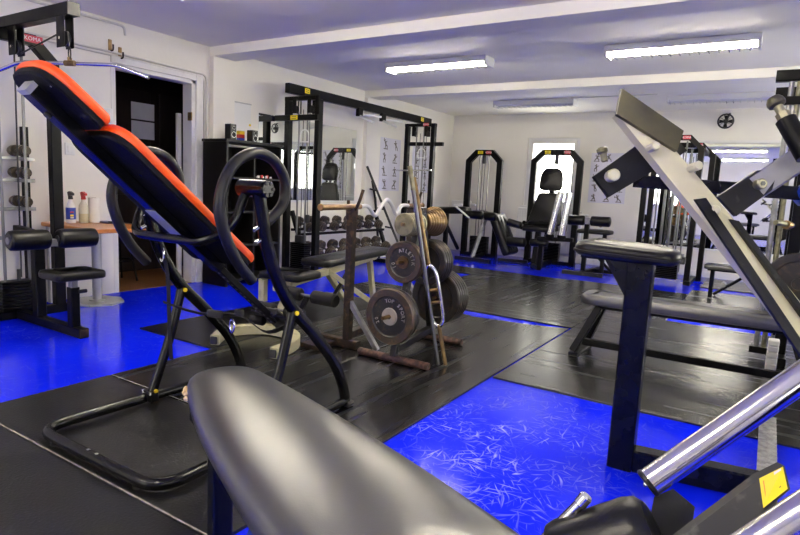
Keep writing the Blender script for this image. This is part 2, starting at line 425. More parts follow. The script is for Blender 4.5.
WS = [(-3.9, -2.4, .95, 2.25)]
wall_with_holes('wall_front', 'y', YF, XL, XR, WS, -.25)
WR_FILL = [(-1.6, .9, .9, 2.35), (5.2, 7.4, .9, 2.35), (8.0, 10.0, .9, 2.35)]  # unseen windows added to let in fill daylight from the right
wall_with_holes('wall_right', 'x', XR, YF, YB, WR_FILL, .25)

def window(name, axis, at, inn, u0, u1, z0, z1, mullions=()):
    """casement set into a wall; inn = +1/-1 towards the room along the wall normal"""
    def bx(b, ua, ub, za, zb, d0, d1, bev=.004):
        lo, hi = min(at + inn * d0, at + inn * d1), max(at + inn * d0, at + inn * d1)
        if axis == 'y': b.b2((ua, lo, za), (ub, hi, zb), bev)
        else: b.b2((lo, ua, za), (hi, ub, zb), bev)
    f = B(); t = .055
    for q in ((u0, u0 + t, z0, z1), (u1 - t, u1, z0, z1), (u0 + t, u1 - t, z0, z0 + t), (u0 + t, u1 - t, z1 - t, z1)): bx(f, *q, -.10, -.02)
    root = struct(name, f, 'window_frame')
    s = B(); s0, s1, y0, y1 = u0 + t, u1 - t, z0 + t, z1 - t; tt = .05
    for q in ((s0, s0 + tt, y0, y1), (s1 - tt, s1, y0, y1), (s0 + tt, s1 - tt, y0, y0 + tt), (s0 + tt, s1 - tt, y1 - tt, y1)): bx(s, *q, -.085, -.005)
    for m in mullions: bx(s, m - .04, m + .04, y0, y1, -.085, -.005)
    struct('sash', s, 'window_frame', root)
    edges = [s0 + tt] + [e for m in mullions for e in (m - .04, m + .04)] + [s1 - tt]
    for a, c in zip(edges[::2], edges[1::2]):
        p = B(); bx(p, a, c, y0 + tt, y1 - tt, -.05, -.046, 0); struct('pane', p, 'window_glass', root)
    h = B(); bx(h, s1 - tt * .8, s1 - tt * .35, (z0 + z1) / 2 - .05, (z0 + z1) / 2 + .07, -.005, .03); struct('handle', h, 'window_frame', root)
    l = B(); bx(l, u0 - .05, u1 + .05, z0 - .04, z0 - .002, -.24, .05); struct('sill', l, 'window_frame', root)
    return root
window('window_1', 'y', YB, -1, *WB)
for i, q in enumerate(WS): window('window_%d' % (2 + i), 'y', YF, 1, *q, mullions=((q[0] + q[1]) / 2,))
for i, q in enumerate(WR_FILL): window('window_%d' % (3 + i), 'x', XR, -1, *q, mullions=((q[0] + q[1]) / 2,))  # added fill-light windows, out of view

# ceiling downstand beams with their pilasters on the left wall
for i, (y0, y1) in enumerate(((4.52, 4.83), (7.48, 7.78))):
    b = B(); b.b2((XL, y0, ZC - .10), (XR, y1, ZC + .01), bev=.003); struct('trim_%d' % (1 + i), b, 'ceiling_paint')
    b = B(); b.b2((XL - .01, y0, 0), (XL + .07, y1, ZC - .10), bev=.003); struct('trim_%d' % (3 + i), b, 'wall_paint')
b = B(); b.b2((-4.0, YB - .012, 0), (XR, YB, .09), bev=.003); struct('baseboard_back', b, 'trim_paint')
b = B(); b.b2((XL, 4.9, 0), (XL + .012, 7.4, .09), bev=.003); struct('baseboard_left', b, 'trim_paint')

# doorway with a dark hall behind it
b = B()
for y0, y1, z0, z1 in ((D0 - .02, D0 + .03, 0, DH), (D1 - .05, D1, 0, DH), (D0, D1, DH - .04, DH)):
    b.b2((XL - .15, y0, z0), (XL + .005, y1, z1))
dr = struct('door_1', b, 'trim_paint')
b = B(); b.b2((XL - .002, D1, 0), (XL + .022, D1 + .09, DH + .07)); b.b2((XL - .002, D0 - .02, DH), (XL + .022, D1, DH + .07)); struct('architrave', b, 'trim_paint', dr)
b = B(); b.box((XL - .02, D1 - .055, 1.86), (.07, .012, .09)); struct('hinge', b, 'brass', dr)
b = B(); b.b2((-5.75, 4.26, 0), (-5.71, 4.31, 1.9)); b.cyl((-5.71, 4.28, 1.03), (-5.67, 4.21, 1.03), .012); struct('door_edge', b, 'trim_paint', dr)
HX = -6.62
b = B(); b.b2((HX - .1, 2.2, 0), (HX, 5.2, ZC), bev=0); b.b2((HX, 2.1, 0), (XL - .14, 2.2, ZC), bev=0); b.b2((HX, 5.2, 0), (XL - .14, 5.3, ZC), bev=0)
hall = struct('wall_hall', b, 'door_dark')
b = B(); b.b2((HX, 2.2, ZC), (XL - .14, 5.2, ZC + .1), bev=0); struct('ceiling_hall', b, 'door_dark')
b = B(); b.b2((HX, 2.2, -.1), (XL - .14, 5.2, .002), bev=0); b.b2((XL - .14, D0, -.1), (XL, D1, .004), bev=0); struct('floor_hall', b, 'wood_floor')
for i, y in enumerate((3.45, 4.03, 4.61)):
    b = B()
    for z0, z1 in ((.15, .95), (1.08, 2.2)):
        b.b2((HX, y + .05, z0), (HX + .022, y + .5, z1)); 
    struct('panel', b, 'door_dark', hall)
for i, (z0, z1, lab) in enumerate(((1.86, 2.06, 'upper white paper notice on dark hall wall through doorway'), (1.63, 1.84, 'lower white paper notice on dark hall wall through doorway'))):
    b = B(); b.b2((HX + .023, 4.27, z0), (HX + .026, 4.58, z1), bev=0); one('paper_notice', lab, 'notice', b, 'paper', 'papers in the hall')
t = T('bar_stool', 'dark round stool standing in the hall behind doorway', 'stool', (-6.1, 3.75, .002))
b = B(); b.cyl((-6.1, 3.75, .60), (-6.1, 3.75, .65), .17, 20, .015); t.part('seat', b, 'black_vinyl')
for k in range(4):
    a = PI / 4 + k * PI / 2
    b = B(); b.tube([(-6.1 + .10 * math.cos(a), 3.75 + .10 * math.sin(a), .61), (-6.1 + .21 * math.cos(a), 3.75 + .21 * math.sin(a), .004)], .012, 8); t.part('leg', b, 'black_steel')
b = B(); b.tube([(-6.1 + .165 * math.cos(k * PI / 8), 3.75 + .165 * math.sin(k * PI / 8), .24) for k in range(16)], .008, 6, True); t.part('foot_ring', b, 'black_steel')

# conduits, hooks, switches
def conduit(label, pts, r, m='conduit'):
    b = B(); b.tube(fillet(pts, .07), r, 8); return one('conduit', label, 'conduit', b, m)
x = XL + .014
conduit('thin pale conduit ending high on left wall near ceiling', [(x, -2.5, 2.60), (x, 3.49, 2.615), (x, 3.50, 2.53)], .012)
conduit('upper of two pale conduits running over the doorway and down', [(x, -2.5, 2.345), (x, 3.40, 2.345), (x, 4.47, 2.335), (x, 4.475, .1)], .011)
conduit('lower of two pale conduits running over the doorway and down', [(x, -2.5, 2.315), (x, 3.40, 2.315), (x, 4.435, 2.305), (x, 4.445, .1)], .009)
conduit('loose white cable crossing the ceiling between far lamps', [(-2.7, 8.85, ZC - .008), (-1.5, 8.83, ZC - .008)], .008)
for y, z, lab in ((3.35, 2.40, 'brass wall hook nearest the lat pulldown above doorway'), (3.45, 2.35, 'lower brass wall hook above the doorway corner')):
    t = T('wall_hook', lab, 'hook', (XL, y, z - .06), group='hooks above the door')
    b = B(); b.b2((XL, y - .018, z - .06), (XL + .008, y + .018, z + .06)); t.part('back_plate', b, 'brass')
    b = B(); b.tube(fillet([(XL, y, z - .045), (XL + .055, y, z - .045), (XL + .055, y, z + .01)], .02), .008, 8); t.part('prong', b, 'rusty_steel')
def plate_switch(label, pos, sz, cat, name):
    t = T(name, label, cat, (XL, pos[0], pos[1] - sz[1] / 2))
    b = B(); b.box((XL + .008, pos[0], pos[1]), (.016, sz[0], sz[1])); p = t.part('cover_plate', b, 'white_plastic')
    b = B(); b.box((XL + .019, pos[0], pos[1]), (.008, sz[0] * .55, sz[1] * .55)); t.part('rocker', b, 'white_plastic', p)
plate_switch('white double light switch beside the dark doorway', (3.30, 1.73), (.12, .17), 'switch', 'light_switch')
plate_switch('white wall socket above the wooden table', (2.94, 1.40), (.09, .11), 'socket', 'wall_socket')
t = T('wall_socket', 'yellowed socket on back wall right of window', 'socket', (-2.48, YB, .64))
b = B(); b.box((-2.48, YB - .008, .70), (.085, .016, .12)); t.part('cover_plate', b, 'white_plastic')
b = B(); b.cyl((-2.48, YB - .016, .70), (-2.48, YB - .024, .70), .025); t.part('outlet', b, 'brass')

# mirrors
def mirror(label, lo, hi, axis):
    t = T('wall_mirror', label, 'mirror', ((lo[0] + hi[0]) / 2, (lo[1] + hi[1]) / 2, lo[2]))
    b = B(); b.b2(lo, hi, bev=.002); t.part('mirror_glass', b, 'mirror_glass')
    b = B()
    if axis == 'x': b.b2((lo[0] - .002, lo[1], lo[2] - .02), (hi[0] + .006, hi[1], lo[2] + .006))
    else: b.b2((lo[0], lo[1] - .006, lo[2] - .02), (hi[0], hi[1] + .002, lo[2] + .006))
    t.part('edge_rail', b, 'white_plastic')
mirror('large wall mirror behind the cable crossover and dumbbell rack', (XL, 5.27, .95), (XL + .008, 7.30, 2.03), 'x')
mirror('wide mirror on back wall at the right', (-1.85, YB - .008, .46), (2.3, YB, 2.12), 'y')
b = B(); b.b2((-1.9, YB - .05, 2.125), (2.35, YB, 2.17)); struct('trim_5', b, 'trim_paint')

# posters
def fig(b, o, u, v, n, h, seed):
    """one little printed exercise figure: limbs as flat bars, o centre, u/v axes, n normal"""
    rnd = random.Random(seed); o = V(o)
    def bar(p, q, wd):
        p = V(p); q = V(q); d = (q - p); L_ = d.length or .001; d /= L_; pr = V((-d.y, d.x)) * wd * .5
        c = [p + pr, p - pr, q - pr, q + pr]
        b.prism([o + (u * k.x + v * k.y) * h for k in c], n * .0005)
    hip = (rnd.uniform(-.15, .15), -.05); sh = (hip[0] + rnd.uniform(-.2, .2), .25)
    bar(hip, sh, .22)
    hd = (sh[0] + rnd.uniform(-.06, .06), .40); bar((hd[0], hd[1] - .08), (hd[0], hd[1] + .08), .15)
    for sgn in (-1, 1):
        kn = (hip[0] + sgn * rnd.uniform(.08, .3), -.25 + rnd.uniform(0, .12)); bar(hip, kn, .13); bar(kn, (kn[0] + rnd.uniform(-.1, .1), -.48), .10)
        el = (sh[0] + sgn * rnd.uniform(.18, .32), sh[1] + rnd.uniform(-.15, .15)); bar(sh, el, .09); bar(el, (el[0] + rnd.uniform(-.06, .1), el[1] + rnd.uniform(-.05, .26)), .08)
    if rnd.random() < .6: bar((-.38, -.42), (.38, -.42), .08)
def poster(label, o, u, wd, ht, n, cols, rows):
    o = V(o); u = V(u); v = V((0, 0, 1)); n = V(n)
    t = T('exercise_poster', label, 'poster', o + u * wd / 2)
    b = B(); b.prism([o, o + u * wd, o + u * wd + v * ht, o + v * ht], n * .002); t.part('sheet', b, 'poster_paper')
    k = 0
    for i in cols:
        for j in range(rows):
            k += 1; bb = B(); fig(bb, o + u * wd * i + v * ht * ((j + .5) / rows) + n * .0022, u, v, n, ht / rows * .78, hash((label, k)) % 9999 if False else k * 37 + len(label))
            t.part('printed_figure', bb, 'print_ink')
poster('exercise chart poster left of the far cable tower', (XL + .002, 7.96, 1.13), (0, 1, 0), .62, .87, (1, 0, 0), (.26, .74), 4)
poster('exercise chart poster behind the far cable tower', (XL + .002, 8.98, 1.12), (0, 1, 0), .62, .87, (1, 0, 0), (.26, .74), 4)
poster('exercise chart poster right of the window', (-2.75, YB - .002, 1.10), (1, 0, 0), .62, .86, (0, -1, 0), (.15, .5, .84), 5)

# whiteboard over the cabinet
t = T('whiteboard', 'small glossy white board on wall above black cabinet', 'whiteboard', (XL, 5.0, 1.66))
b = B(); b.b2((XL, 4.84, 1.66), (XL + .012, 5.14, 2.11)); t.part('panel', b, 'white_plastic')
b = B()
for q in (((XL, 4.835, 1.655), (XL + .018, 5.145, 1.67)), ((XL, 4.835, 2.10), (XL + .018, 5.145, 2.115))): b.b2(*q)
t.part('edge_strip', b, 'pale_steel')
b = B(); b.cyl((XL + .012, 5.12, 1.86), (XL + .022, 5.12, 1.86), .014); t.part('magnet', b, 'yellow_cap')

# ------------------------------------------------------------------ fluorescent ceiling lamps
def lamp(cx, cy, on, label):
    t = T('ceiling_lamp', label, 'lamp', (cx, cy, ZC), group='ceiling lamps with louvers')
    L_, W_, z1, z0 = 1.30, .24, ZC - .004, ZC - .102
    b = B(); b.b2((cx - L_ / 2, cy - W_ / 2, z1 - .02), (cx + L_ / 2, cy + W_ / 2, z1), bev=.002)
    for sg in (-1, 1): b.b2((cx - L_ / 2, cy + sg * (W_ / 2 - .006) - .006, z0 + .040), (cx + L_ / 2, cy + sg * (W_ / 2 - .006) + .006, z1 - .02), bev=.001)
    for sg in (-1, 1): b.b2((cx + sg * (L_ / 2 - .012) - .012, cy - W_ / 2 + .012, z0), (cx + sg * (L_ / 2 - .012) + .012, cy + W_ / 2 - .012, z1 - .02), bev=.001)
    t.part('housing', b, 'fixture_white')
    for sg in (-1, 1):
        b = B(); b.cyl((cx - L_ / 2 + .03, cy + sg * .055, ZC - .069), (cx + L_ / 2 - .03, cy + sg * .055, ZC - .069), .015, 10); t.part('tube', b, 'lamp_on' if on else 'lamp_off')
    b = B(); b.b2((cx - L_ / 2 + .025, cy - W_ / 2 + .013, z1 - .024), (cx + L_ / 2 - .025, cy + W_ / 2 - .013, z1 - .0205), bev=0); t.part('reflector_pan', b, 'louver_mirror')
    b = B(); b.box((0, 0, 0), (.007, W_ - .03, .016), bev=0); me = mk('louver', b, 'louver_mirror')
    for k in range(15): t.share('louver', me, Matrix.Translation((cx - L_ / 2 + .085 + k * (L_ - .17) / 14, cy, z0 + .008)))
    b = B(); b.b2((cx - L_ / 2 + .03, cy - .006, z0), (cx + L_ / 2 - .03, cy + .006, z0 + .016), bev=0); t.part('reflector', b, 'louver_mirror')
lamp(-3.40, 6.00, True, 'lit ceiling lamp in front, left of the two bright ones')
lamp(-0.88, 6.05, True, 'lit ceiling lamp in front, right of the two bright ones')
lamp(-3.32, 9.00, False, 'unlit ceiling lamp near the back wall left of window')
lamp(-0.75, 9.12, False, 'unlit ceiling lamp near the back wall above the wall fan')
lamp(-3.40, 2.95, True, 'added unseen lit ceiling lamp above the inversion table')  # this and the next three: out of view, added for overhead light
lamp(-0.88, 2.95, True, 'added unseen lit ceiling lamp above the chest pad stand')
lamp(-3.40, -0.6, True, 'added unseen lit ceiling lamp behind the camera on the doorway side')
lamp(-0.88, -0.6, True, 'added unseen lit ceiling lamp behind the camera on the window side')
# ================================================================== RUBBER FLOOR MATS
MG = 'black rubber floor mats'
def mat_thing(label, x0, y0, x1, y1, m, th=.012, z=0, pts=None):
    b = B(); g = .003
    P = pts or [(x0 + g, y0 + g), (x1 - g, y0 + g), (x1 - g, y1 - g), (x0 + g, y1 - g)]
    b.cushion(P, [(0, 0), (0, th - .003), (.003, th)])
    return one('rubber_mat', label, 'mat', b, m, MG).name
def shift(o, z): bpy.data.objects[o].location.z += z
mat_thing('plain black rubber mat under the near end of the foreground bench', -3.20, .50, -1.41, 1.20, 'rubber_plain')
mat_thing('plain black rubber mat under the front of inversion table base', -3.20, 1.20, -1.41, 1.91, 'rubber_plain')
mat_thing('plain black rubber mat below the nearest edge of the photo', -3.20, -.20, -1.41, .50, 'rubber_plain')
mat_thing('streaked rubber mat under the cream bench and bar stand', -3.20, 1.91, -2.32, 5.02, 'rubber')
mat_thing('streaked rubber mat under the weight plate tree', -2.32, 1.91, -1.41, 5.02, 'rubber', pts=[(-2.317, 1.913), (-1.413, 1.913), (-1.413, 5.17), (-1.75, 5.06), (-2.317, 4.98)])
mat_thing('small curled rubber mat on blue floor beside the cream bench', -4.06, 2.67, -3.21, 4.95, 'rubber_plain')
mat_thing('rubber mat bordering the worn blue floor, under the chest pad stand side', -1.40, 3.42, 1.2, 4.28, 'rubber_cross')
mat_thing('rubber mat under the black flat bench', -1.40, 4.28, 1.2, 5.26, 'rubber_cross')
mat_thing('rubber mat just behind the black flat bench', -1.40, 5.26, 1.2, 6.25, 'rubber_cross')
mat_thing('long rubber mat crossing behind the plate tree', -4.15, 5.22, -1.40, 5.92, 'rubber_cross')
for i, (xa, xb, lab) in enumerate(((-3.52, -2.82, 'left of the three shiny mats before the back machines'), (-2.82, -2.12, 'middle of the three shiny mats before the back machines'), (-2.12, -1.40, 'right of the three shiny mats before the back machines'))):
    mat_thing(lab, xa, 5.92, xb, 7.55, 'rubber')
mat_thing('rubber mat strip along the feet of the back machines', -4.7, 7.55, -2.3, 8.22, 'rubber_cross')
mat_thing('rubber mat strip in front of the dark cable tower', -2.3, 7.55, -.78, 8.30, 'rubber_cross')
mat_thing('rubber mat behind the flat bench, left of small blue gap', -1.40, 6.25, -.76, 7.55, 'rubber')
mat_thing('rubber mat beyond the small blue gap behind bench', -.76, 6.48, 1.2, 7.55, 'rubber_cross')
mat_thing('rubber mat under the small far bench', -.78, 7.55, 1.2, 8.75, 'rubber_cross')
mat_thing('rubber mat in the corner under the wide mirror', -.72, 9.15, 1.2, 10.3, 'rubber_cross')
MT = .012
for nm, (xa, xb, yy) in (('rubber_mat.001', (-3.19, -1.43, 1.203)), ('rubber_mat.003', (-3.19, -2.34, 1.9145))):
    o = bpy.data.objects[nm]; b = B(); b.b2((xa, yy, .006), (xb, yy + .007, .0126), bev=0)
    me = mk('worn_edge', b, 'seam_dust'); me.transform(Matrix.Translation(-o.location)); c = bpy.data.objects.new('worn_edge', me); COL.objects.link(c); c.parent = o

# ================================================================== INVERSION TABLE
CX = -2.22
t = T('inversion_table', 'black inversion table with orange back cushions and round handle loops', 'inversion table', (CX, 1.85, MT))
fz = .045
base = fillet([(CX + .40, 2.42, fz), (CX + .425, 1.245, fz), (CX - .435, 1.245, fz), (CX - .40, 2.42, fz)], .13, 7)
b = B(); b.tube(base, .024, 12); bs = t.part('base_frame', b, 'black_gloss')
for sx in (-1, 1):
    b = B(); b.box((CX + sx * .40, 2.42, .029), (.07, .06, .032), bev=.01); t.part('foot', b, 'black_plastic', bs)
    b = B(); b.cyl((CX + sx * .30, 1.245, MT + .001), (CX + sx * .30, 1.245, .035), .016); t.part('foot', b, 'black_plastic', bs)
    b = B(); b.box((CX + sx * .03, 1.245, fz + .0245), (.014, .012, .004)); t.part('screw', b, 'chrome', bs)
side = [(1.75, 1.17), (1.775, 1.05), (1.80, .94), (1.865, .78), (1.975, .62), (2.13, .47), (2.29, .295), (2.375, .15), (2.405, .06)]
loop = [(1.752, .768), (1.665, .862), (1.597, .985), (1.574, 1.115), (1.635, 1.25), (1.752, 1.312), (1.868, 1.288), (1.94, 1.198), (1.925, 1.095), (1.83, 1.02)]
for sx in (-1, 1):
    X = CX + sx * .40
    b = B(); b.sweep(cr([(X, y, z) for y, z in side], 5), [(.025 * math.cos(2 * PI * i / 12), .031 * math.sin(2 * PI * i / 12)) for i in range(12)]); lg = t.part('leg', b, 'black_gloss')
    for y, z in ((1.785, 1.0), (1.795, .945)):
        b = B(); b.cyl((X + .024 * sx * 0, y - .03, z), (X, y - .055, z - .01), .009, 10); t.part('bolt', b, 'chrome', lg)
    b = B(); b.tube(cr([(X, 1.978, .615), (X, 1.905, .36), (X, 1.79, .065)], 6), .024, 12); sl = t.part('leg', b, 'black_gloss')
    for y, z in ((1.975, .60), (1.795, .085)):
        b = B(); b.cyl((X + .026 * 1, y, z), (X + .034, y, z), .011, 12); t.part('bolt_cap', b, 'yellow_cap', sl)
    b = B(); b.box((X, 1.785, .055), (.075, .05, .055), bev=.008); t.part('bracket', b, 'black_steel', sl)
    for q in (-1, 1):
        b = B(); b.cyl((X + .03 * q, 1.76, .075), (X + .03 * q, 1.76, .092), .008, 8); t.part('bolt', b, 'chrome', sl)
    LX = CX + sx * .37
    b = B(); b.tube(cr([(LX, y, z) for y, z in loop], 6), .024, 14); t.part('handle_loop', b, 'grip_rubber')
    b = B(); b.cyl((X - sx * .11, 1.755, 1.165), (X + sx * .055, 1.755, 1.165), .038, 20, .006); pv = t.part('pivot', b, 'black_gloss')
    b = B()
    for k in range(6):
        a = k * PI / 3; b.cyl((X + sx * .055, 1.755 + .026 * math.cos(a), 1.165 + .026 * math.sin(a)), (X + sx * .059, 1.755 + .026 * math.cos(a), 1.165 + .026 * math.sin(a)), .008, 8)
    t.part('lock_knob', b, 'black_plastic', pv)
# U-shaped cradle bar carrying the board
b = B(); b.tube(fillet([(CX - .33, 1.755, 1.165), (CX - .33, 1.68, 1.00), (CX - .24, 1.60, .93), (CX + .24, 1.60, .93), (CX + .33, 1.68, 1.00), (CX + .33, 1.755, 1.165)], .10, 6), .02, 12); t.part('cradle_bar', b, 'black_gloss')
# board
A0, A1 = V((CX, 1.045, 1.482)), V((CX, 2.40, .335))
ad = (A1 - A0).normalized(); an = V((0, ad.z * -1, ad.y)); an = V((0, -ad.z, ad.y))   # an points up and away
RB = Matrix((ad, V((-1, 0, 0)), ad.cross(V((-1, 0, 0))))).transposed()
if (RB @ V((0, 0, 1))).z < 0: RB = Matrix((ad, V((1, 0, 0)), ad.cross(V((1, 0, 0))))).transposed()
def onb(s, n=0.0): return A0 + ad * s + (RB @ V((0, 0, 1))) * n
b = B(); b.rtube([onb(0), onb(1.10)], .060, .045, upv=RB @ V((0, 0, 1))); mb = t.part('main_beam', b, 'black_gloss', label='dark blue-black square beam under the back board')
b = B(); b.rtube([onb(.0, -.0005) - ad * .004, onb(.016)], .062, .047, upv=RB @ V((0, 0, 1))); t.part('end_cap', b, 'pale_steel', mb)
b = B(); b.cyl(onb(.11, -.024), onb(.11, -.030), .013); t.part('hole_ring', b, 'black_plastic', mb)
b = B(); b.prism([onb(.64, -.0235) + V((.034, 0, 0)), onb(.64, -.0235) - V((.034, 0, 0)), onb(.82, -.0235) - V((.034, 0, 0)), onb(.82, -.0235) + V((.034, 0, 0))], (RB @ V((0, 0, 1))) * -.003); t.part('clamp_plate', b, 'pale_steel', mb)
b = B(); b.rtube([onb(1.02, -.002), onb(1.68, -.002)], .042, .032, upv=RB @ V((0, 0, 1))); al = t.part('ankle_tube', b, 'black_steel')
nb_ = RB @ V((0, 0, 1))
for k in range(14):
    bh = B(); bh.cyl(onb(1.12 + k * .036, -.0175), onb(1.12 + k * .036, -.0195), .007, 8); t.part('adjusting_hole', bh, 'grey_steel', al)
def board_piece(s0, s1, w0, w1, n0):
    L_ = s1 - s0; c = onb((s0 + s1) / 2)
    pts = [(-L_ / 2, -w0 / 2), (L_ / 2, -w1 / 2), (L_ / 2, w1 / 2), (-L_ / 2, w0 / 2)]
    o = rpoly(pts, [.10, .05, .05, .10], 6)
    sh = B(); sh.cushion(o, [(.012, n0), (.004, n0 + .006), (.004, n0 + .030)], RB, c)
    s_ = t.part('board_shell', sh, 'board_shell')
    cu = B(); cu.cushion(o, [(0, n0 + .026), (-.004, n0 + .034), (-.004, n0 + .050), (.004, n0 + .062), (.03, n0 + .071), (.09, n0 + .075)], RB, c)
    t.part('cushion', cu, 'orange_vinyl', s_, 'orange vinyl cushion')
    for q in (.25, .75):
        d = B(); p = onb(s0 + L_ * q, n0) + V((.10, 0, 0)); d.cyl(p, p - nb_ * .006, .008, 8); t.part('bolt', d, 'chrome', s_)
board_piece(-.045, .235, .25, .30, .022)
board_piece(.250, 1.10, .36, .42, .022)
# ankle clamps, strap and carabiners
e = onb(1.62, 0)
b = B(); b.box(e + V((0, 0, .02)), (.16, .11, .05), R=RB, bev=.012); ac = t.part('ankle_block', b, 'black_plastic')
for sg in (-1, 1):
    b = B(); b.cyl(e + V((sg * .04, .03, .06)), e + V((sg * .17, .03, .06)), .030, 18, .008); t.part('ankle_roller', b, 'black_foam', ac)
    b = B(); b.cyl(e + V((sg * .05, -.04, .0)), e + V((sg * .15, -.04, .0)), .026, 16, .008); t.part('ankle_roller', b, 'black_foam', ac)
b = B(); b.cyl(e + V((-.18, .03, .06)), e + V((.18, .03, .06)), .008, 8); t.part('axle', b, 'steel_rod', ac)
b = B(); b.prism([e + V((-.13, -.06, .05)), e + V((.13, -.06, .05)), e + V((.16, .13, -.01)), e + V((-.16, .13, -.01))], (0, 0, .008)); t.part('foot_plate', b, 'black_plastic', ac)
strap = [(CX - .38, 1.83, .86), (CX - .36, 1.86, .70), (CX - .36, 1.87, .42), (CX - .36, 1.88, .24)]
b = B(); b.rtube(cr(strap, 4), .028, .004, upv=(0, 1, 0)); sp = t.part('strap', b, 'black_foam')
b = B(); b.tube([(CX - .375 + .016 * math.cos(k * PI / 6), 1.84, .80 + .035 * math.sin(k * PI / 6)) for k in range(12)], .005, 6, True); t.part('carabiner', b, 'chrome', sp)
st2 = [(CX - .38, 1.85, .55), (CX - .22, 1.95, .50), (CX + .02, 2.0, .52), (CX + .2, 2.02, .46), (CX + .36, 2.05, .55)]
b = B(); b.rtube(cr(st2, 5), .032, .006, upv=(0, .6, .8)); s2 = t.part('strap', b, 'black_foam')
b = B(); b.tube([(CX - .02 + .016 * math.cos(k * PI / 6), 1.99, .46 + .034 * math.sin(k * PI / 6)) for k in range(12)], .0045, 6, True); t.part('carabiner', b, 'chrome', s2)
b = B(); b.box((CX - .12, 1.965, .51), (.09, .02, .04), rz=.3, bev=.006); t.part('buckle', b, 'black_plastic', s2)
b = B(); b.box((CX + .03, 1.99, .535), (.06, .022, .035), bev=.006); t.part('buckle', b, 'black_plastic', s2)

# ================================================================== FOREGROUND BENCH PAD
PA, PD = V((-1.32, 1.115, 0)), V((.924, -.382, 0)); PN = V((.382, .924, 0))
ZT = .655
t = T('weight_bench', 'grey vinyl bench with torn corner in the near foreground', 'bench', PA + PD * .65)
RP = Matrix((PD, PN, V((0, 0, 1)))).transposed()
ol = rpoly([(-.03, -.085), (.34, -.155), (.80, -.185), (1.12, -.185), (1.12, .185), (.80, .185), (.34, .155), (-.03, .105)], [.11, .3, .2, .05, .05, .2, .3, .11], 8)
b = B(); rings = []
for d, z in ((.035, -.075), (.008, -.066), (0, -.05), (.001, -.034), (.007, -.018), (.018, -.008), (.032, -.002), (.055, .003), (.085, .008), (.12, .012), (.15, .014)):
    fn, fs = 1 - d / .175, 1 - d / .58
    rings.append([b.bm.verts.new(RP @ V((.545 + (q.x - .545) * fs, .006 + (q.y - .006) * fn, 0)) + V((PA.x, PA.y, ZT - .004 + z))) for q in ol])
for a, c in zip(rings, rings[1:]):
    for k in range(len(ol)): b.bm.faces.new((a[k], a[(k + 1) % len(ol)], c[(k + 1) % len(ol)], c[k]))
b.bm.faces.new(list(reversed(rings[0]))); b.bm.faces.new(rings[-1])
pd = t.part('seat_pad', b, 'grey_vinyl')
b = B()
for k in range(16):
    u_ = random.uniform(.035, .085); q = PA + PD * u_ + PN * (-.096 - .19 * (u_ - .03) + random.uniform(-.003, .003)); b.sphere((q.x, q.y, ZT - .052 + random.uniform(-.014, .014)), random.uniform(.005, .010), (1, 1, random.uniform(.7, 1.3)), 6)
t.part('torn_foam', b, 'foam_torn', pd, 'yellowish foam showing at torn corner')
def pw(s, n, z): return PA + PD * s + PN * n + V((0, 0, z))
for sg in (-1, 1):
    b = B(); b.rtube([pw(.30, sg * .085, ZT - .085), pw(.30, sg * .085, 0)], .05, .05, upv=PD); t.part('leg', b, 'navy_steel')
    b = B(); b.rtube([pw(.98, sg * .10, ZT - .085), pw(.98, sg * .10, 0)], .05, .05, upv=PD); t.part('leg', b, 'navy_steel')
    b = B(); b.rtube([pw(.36, sg * .085, .16), pw(.62, sg * .085, ZT - .10)], .035, .035); t.part('brace', b, 'blue_steel')
b = B(); b.rtube([pw(.12, 0, ZT - .093), pw(1.08, 0, ZT - .093)], .22, .02); t.part('pad_rail', b, 'navy_steel')
b = B(); b.rtube([pw(.30, -.11, .09), pw(.30, .11, .09)], .04, .04); t.part('cross_bar', b, 'navy_steel')
b = B(); b.rtube([pw(.98, -.12, .09), pw(.98, .12, .09)], .04, .04); t.part('cross_bar', b, 'navy_steel')

# ================================================================== CHEST PAD STAND (right of centre)
t = T('chest_pad_stand', 'black post with padded chest rest and treaded footplate', 'row machine', (-.40, 2.64, 0))
PX = -.442
b = B(); b.rtube([(PX, 2.66, 0.0), (PX, 2.66, .935)], .105, .085, upv=(0, 1, 0)); po = t.part('post', b, 'navy_steel')
for yy in (2.625, 2.685):
    b = B(); b.prism([(PX - .045, yy, .935), (PX - .15, yy, .935), (PX - .045, yy, .77)], (0, .01, 0)); t.part('gusset', b, 'navy_steel', po)
b = B(); b.b2((PX - .24, 2.57, .933), (PX + .10, 2.75, .947)); t.part('pad_board', b, 'black_steel')
RQ = Matrix.Rotation(.06, 3, 'Z') @ Matrix.Rotation(.035, 3, 'Y'); PQ = (PX - .065, 2.66, .940)
b = B(); b.pad(.43, .25, .062, RQ, PQ, r=.10, er=.03, crown=.012); pd = t.part('chest_pad', b, 'black_vinyl')
b = B(); b.rtube([V(PQ) + RQ @ V((x, y, .020)) for x, y in rpoly([(-.217, -.127), (.217, -.127), (.217, .127), (-.217, .127)], .10, 6)], .008, .01, closed=True); t.part('piping', b, 'black_foam', pd)
b = B(); b.rtube([(PX + .05, 2.665, .05), (.10, 2.735, .05)], .085, .10); t.part('base_beam', b, 'navy_steel')
b = B(); b.rtube([(.115, 2.40, .05), (.115, 3.60, .05)], .07, .07); t.part('base_beam', b, 'navy_steel')
b = B(); b.b2((.075, 2.76, .086), (.15, 3.55, .092), bev=.001); fp = t.part('footplate', b, 'tread_steel')
b = B()
for k in range(14):
    y = 2.79 + k * .057
    b.box((.095, y, .0935), (.045, .008, .004), rz=.5, bev=.001); b.box((.130, y + .028, .0935), (.045, .008, .004), rz=-.5, bev=.001)
t.part('tread', b, 'tread_steel', fp)

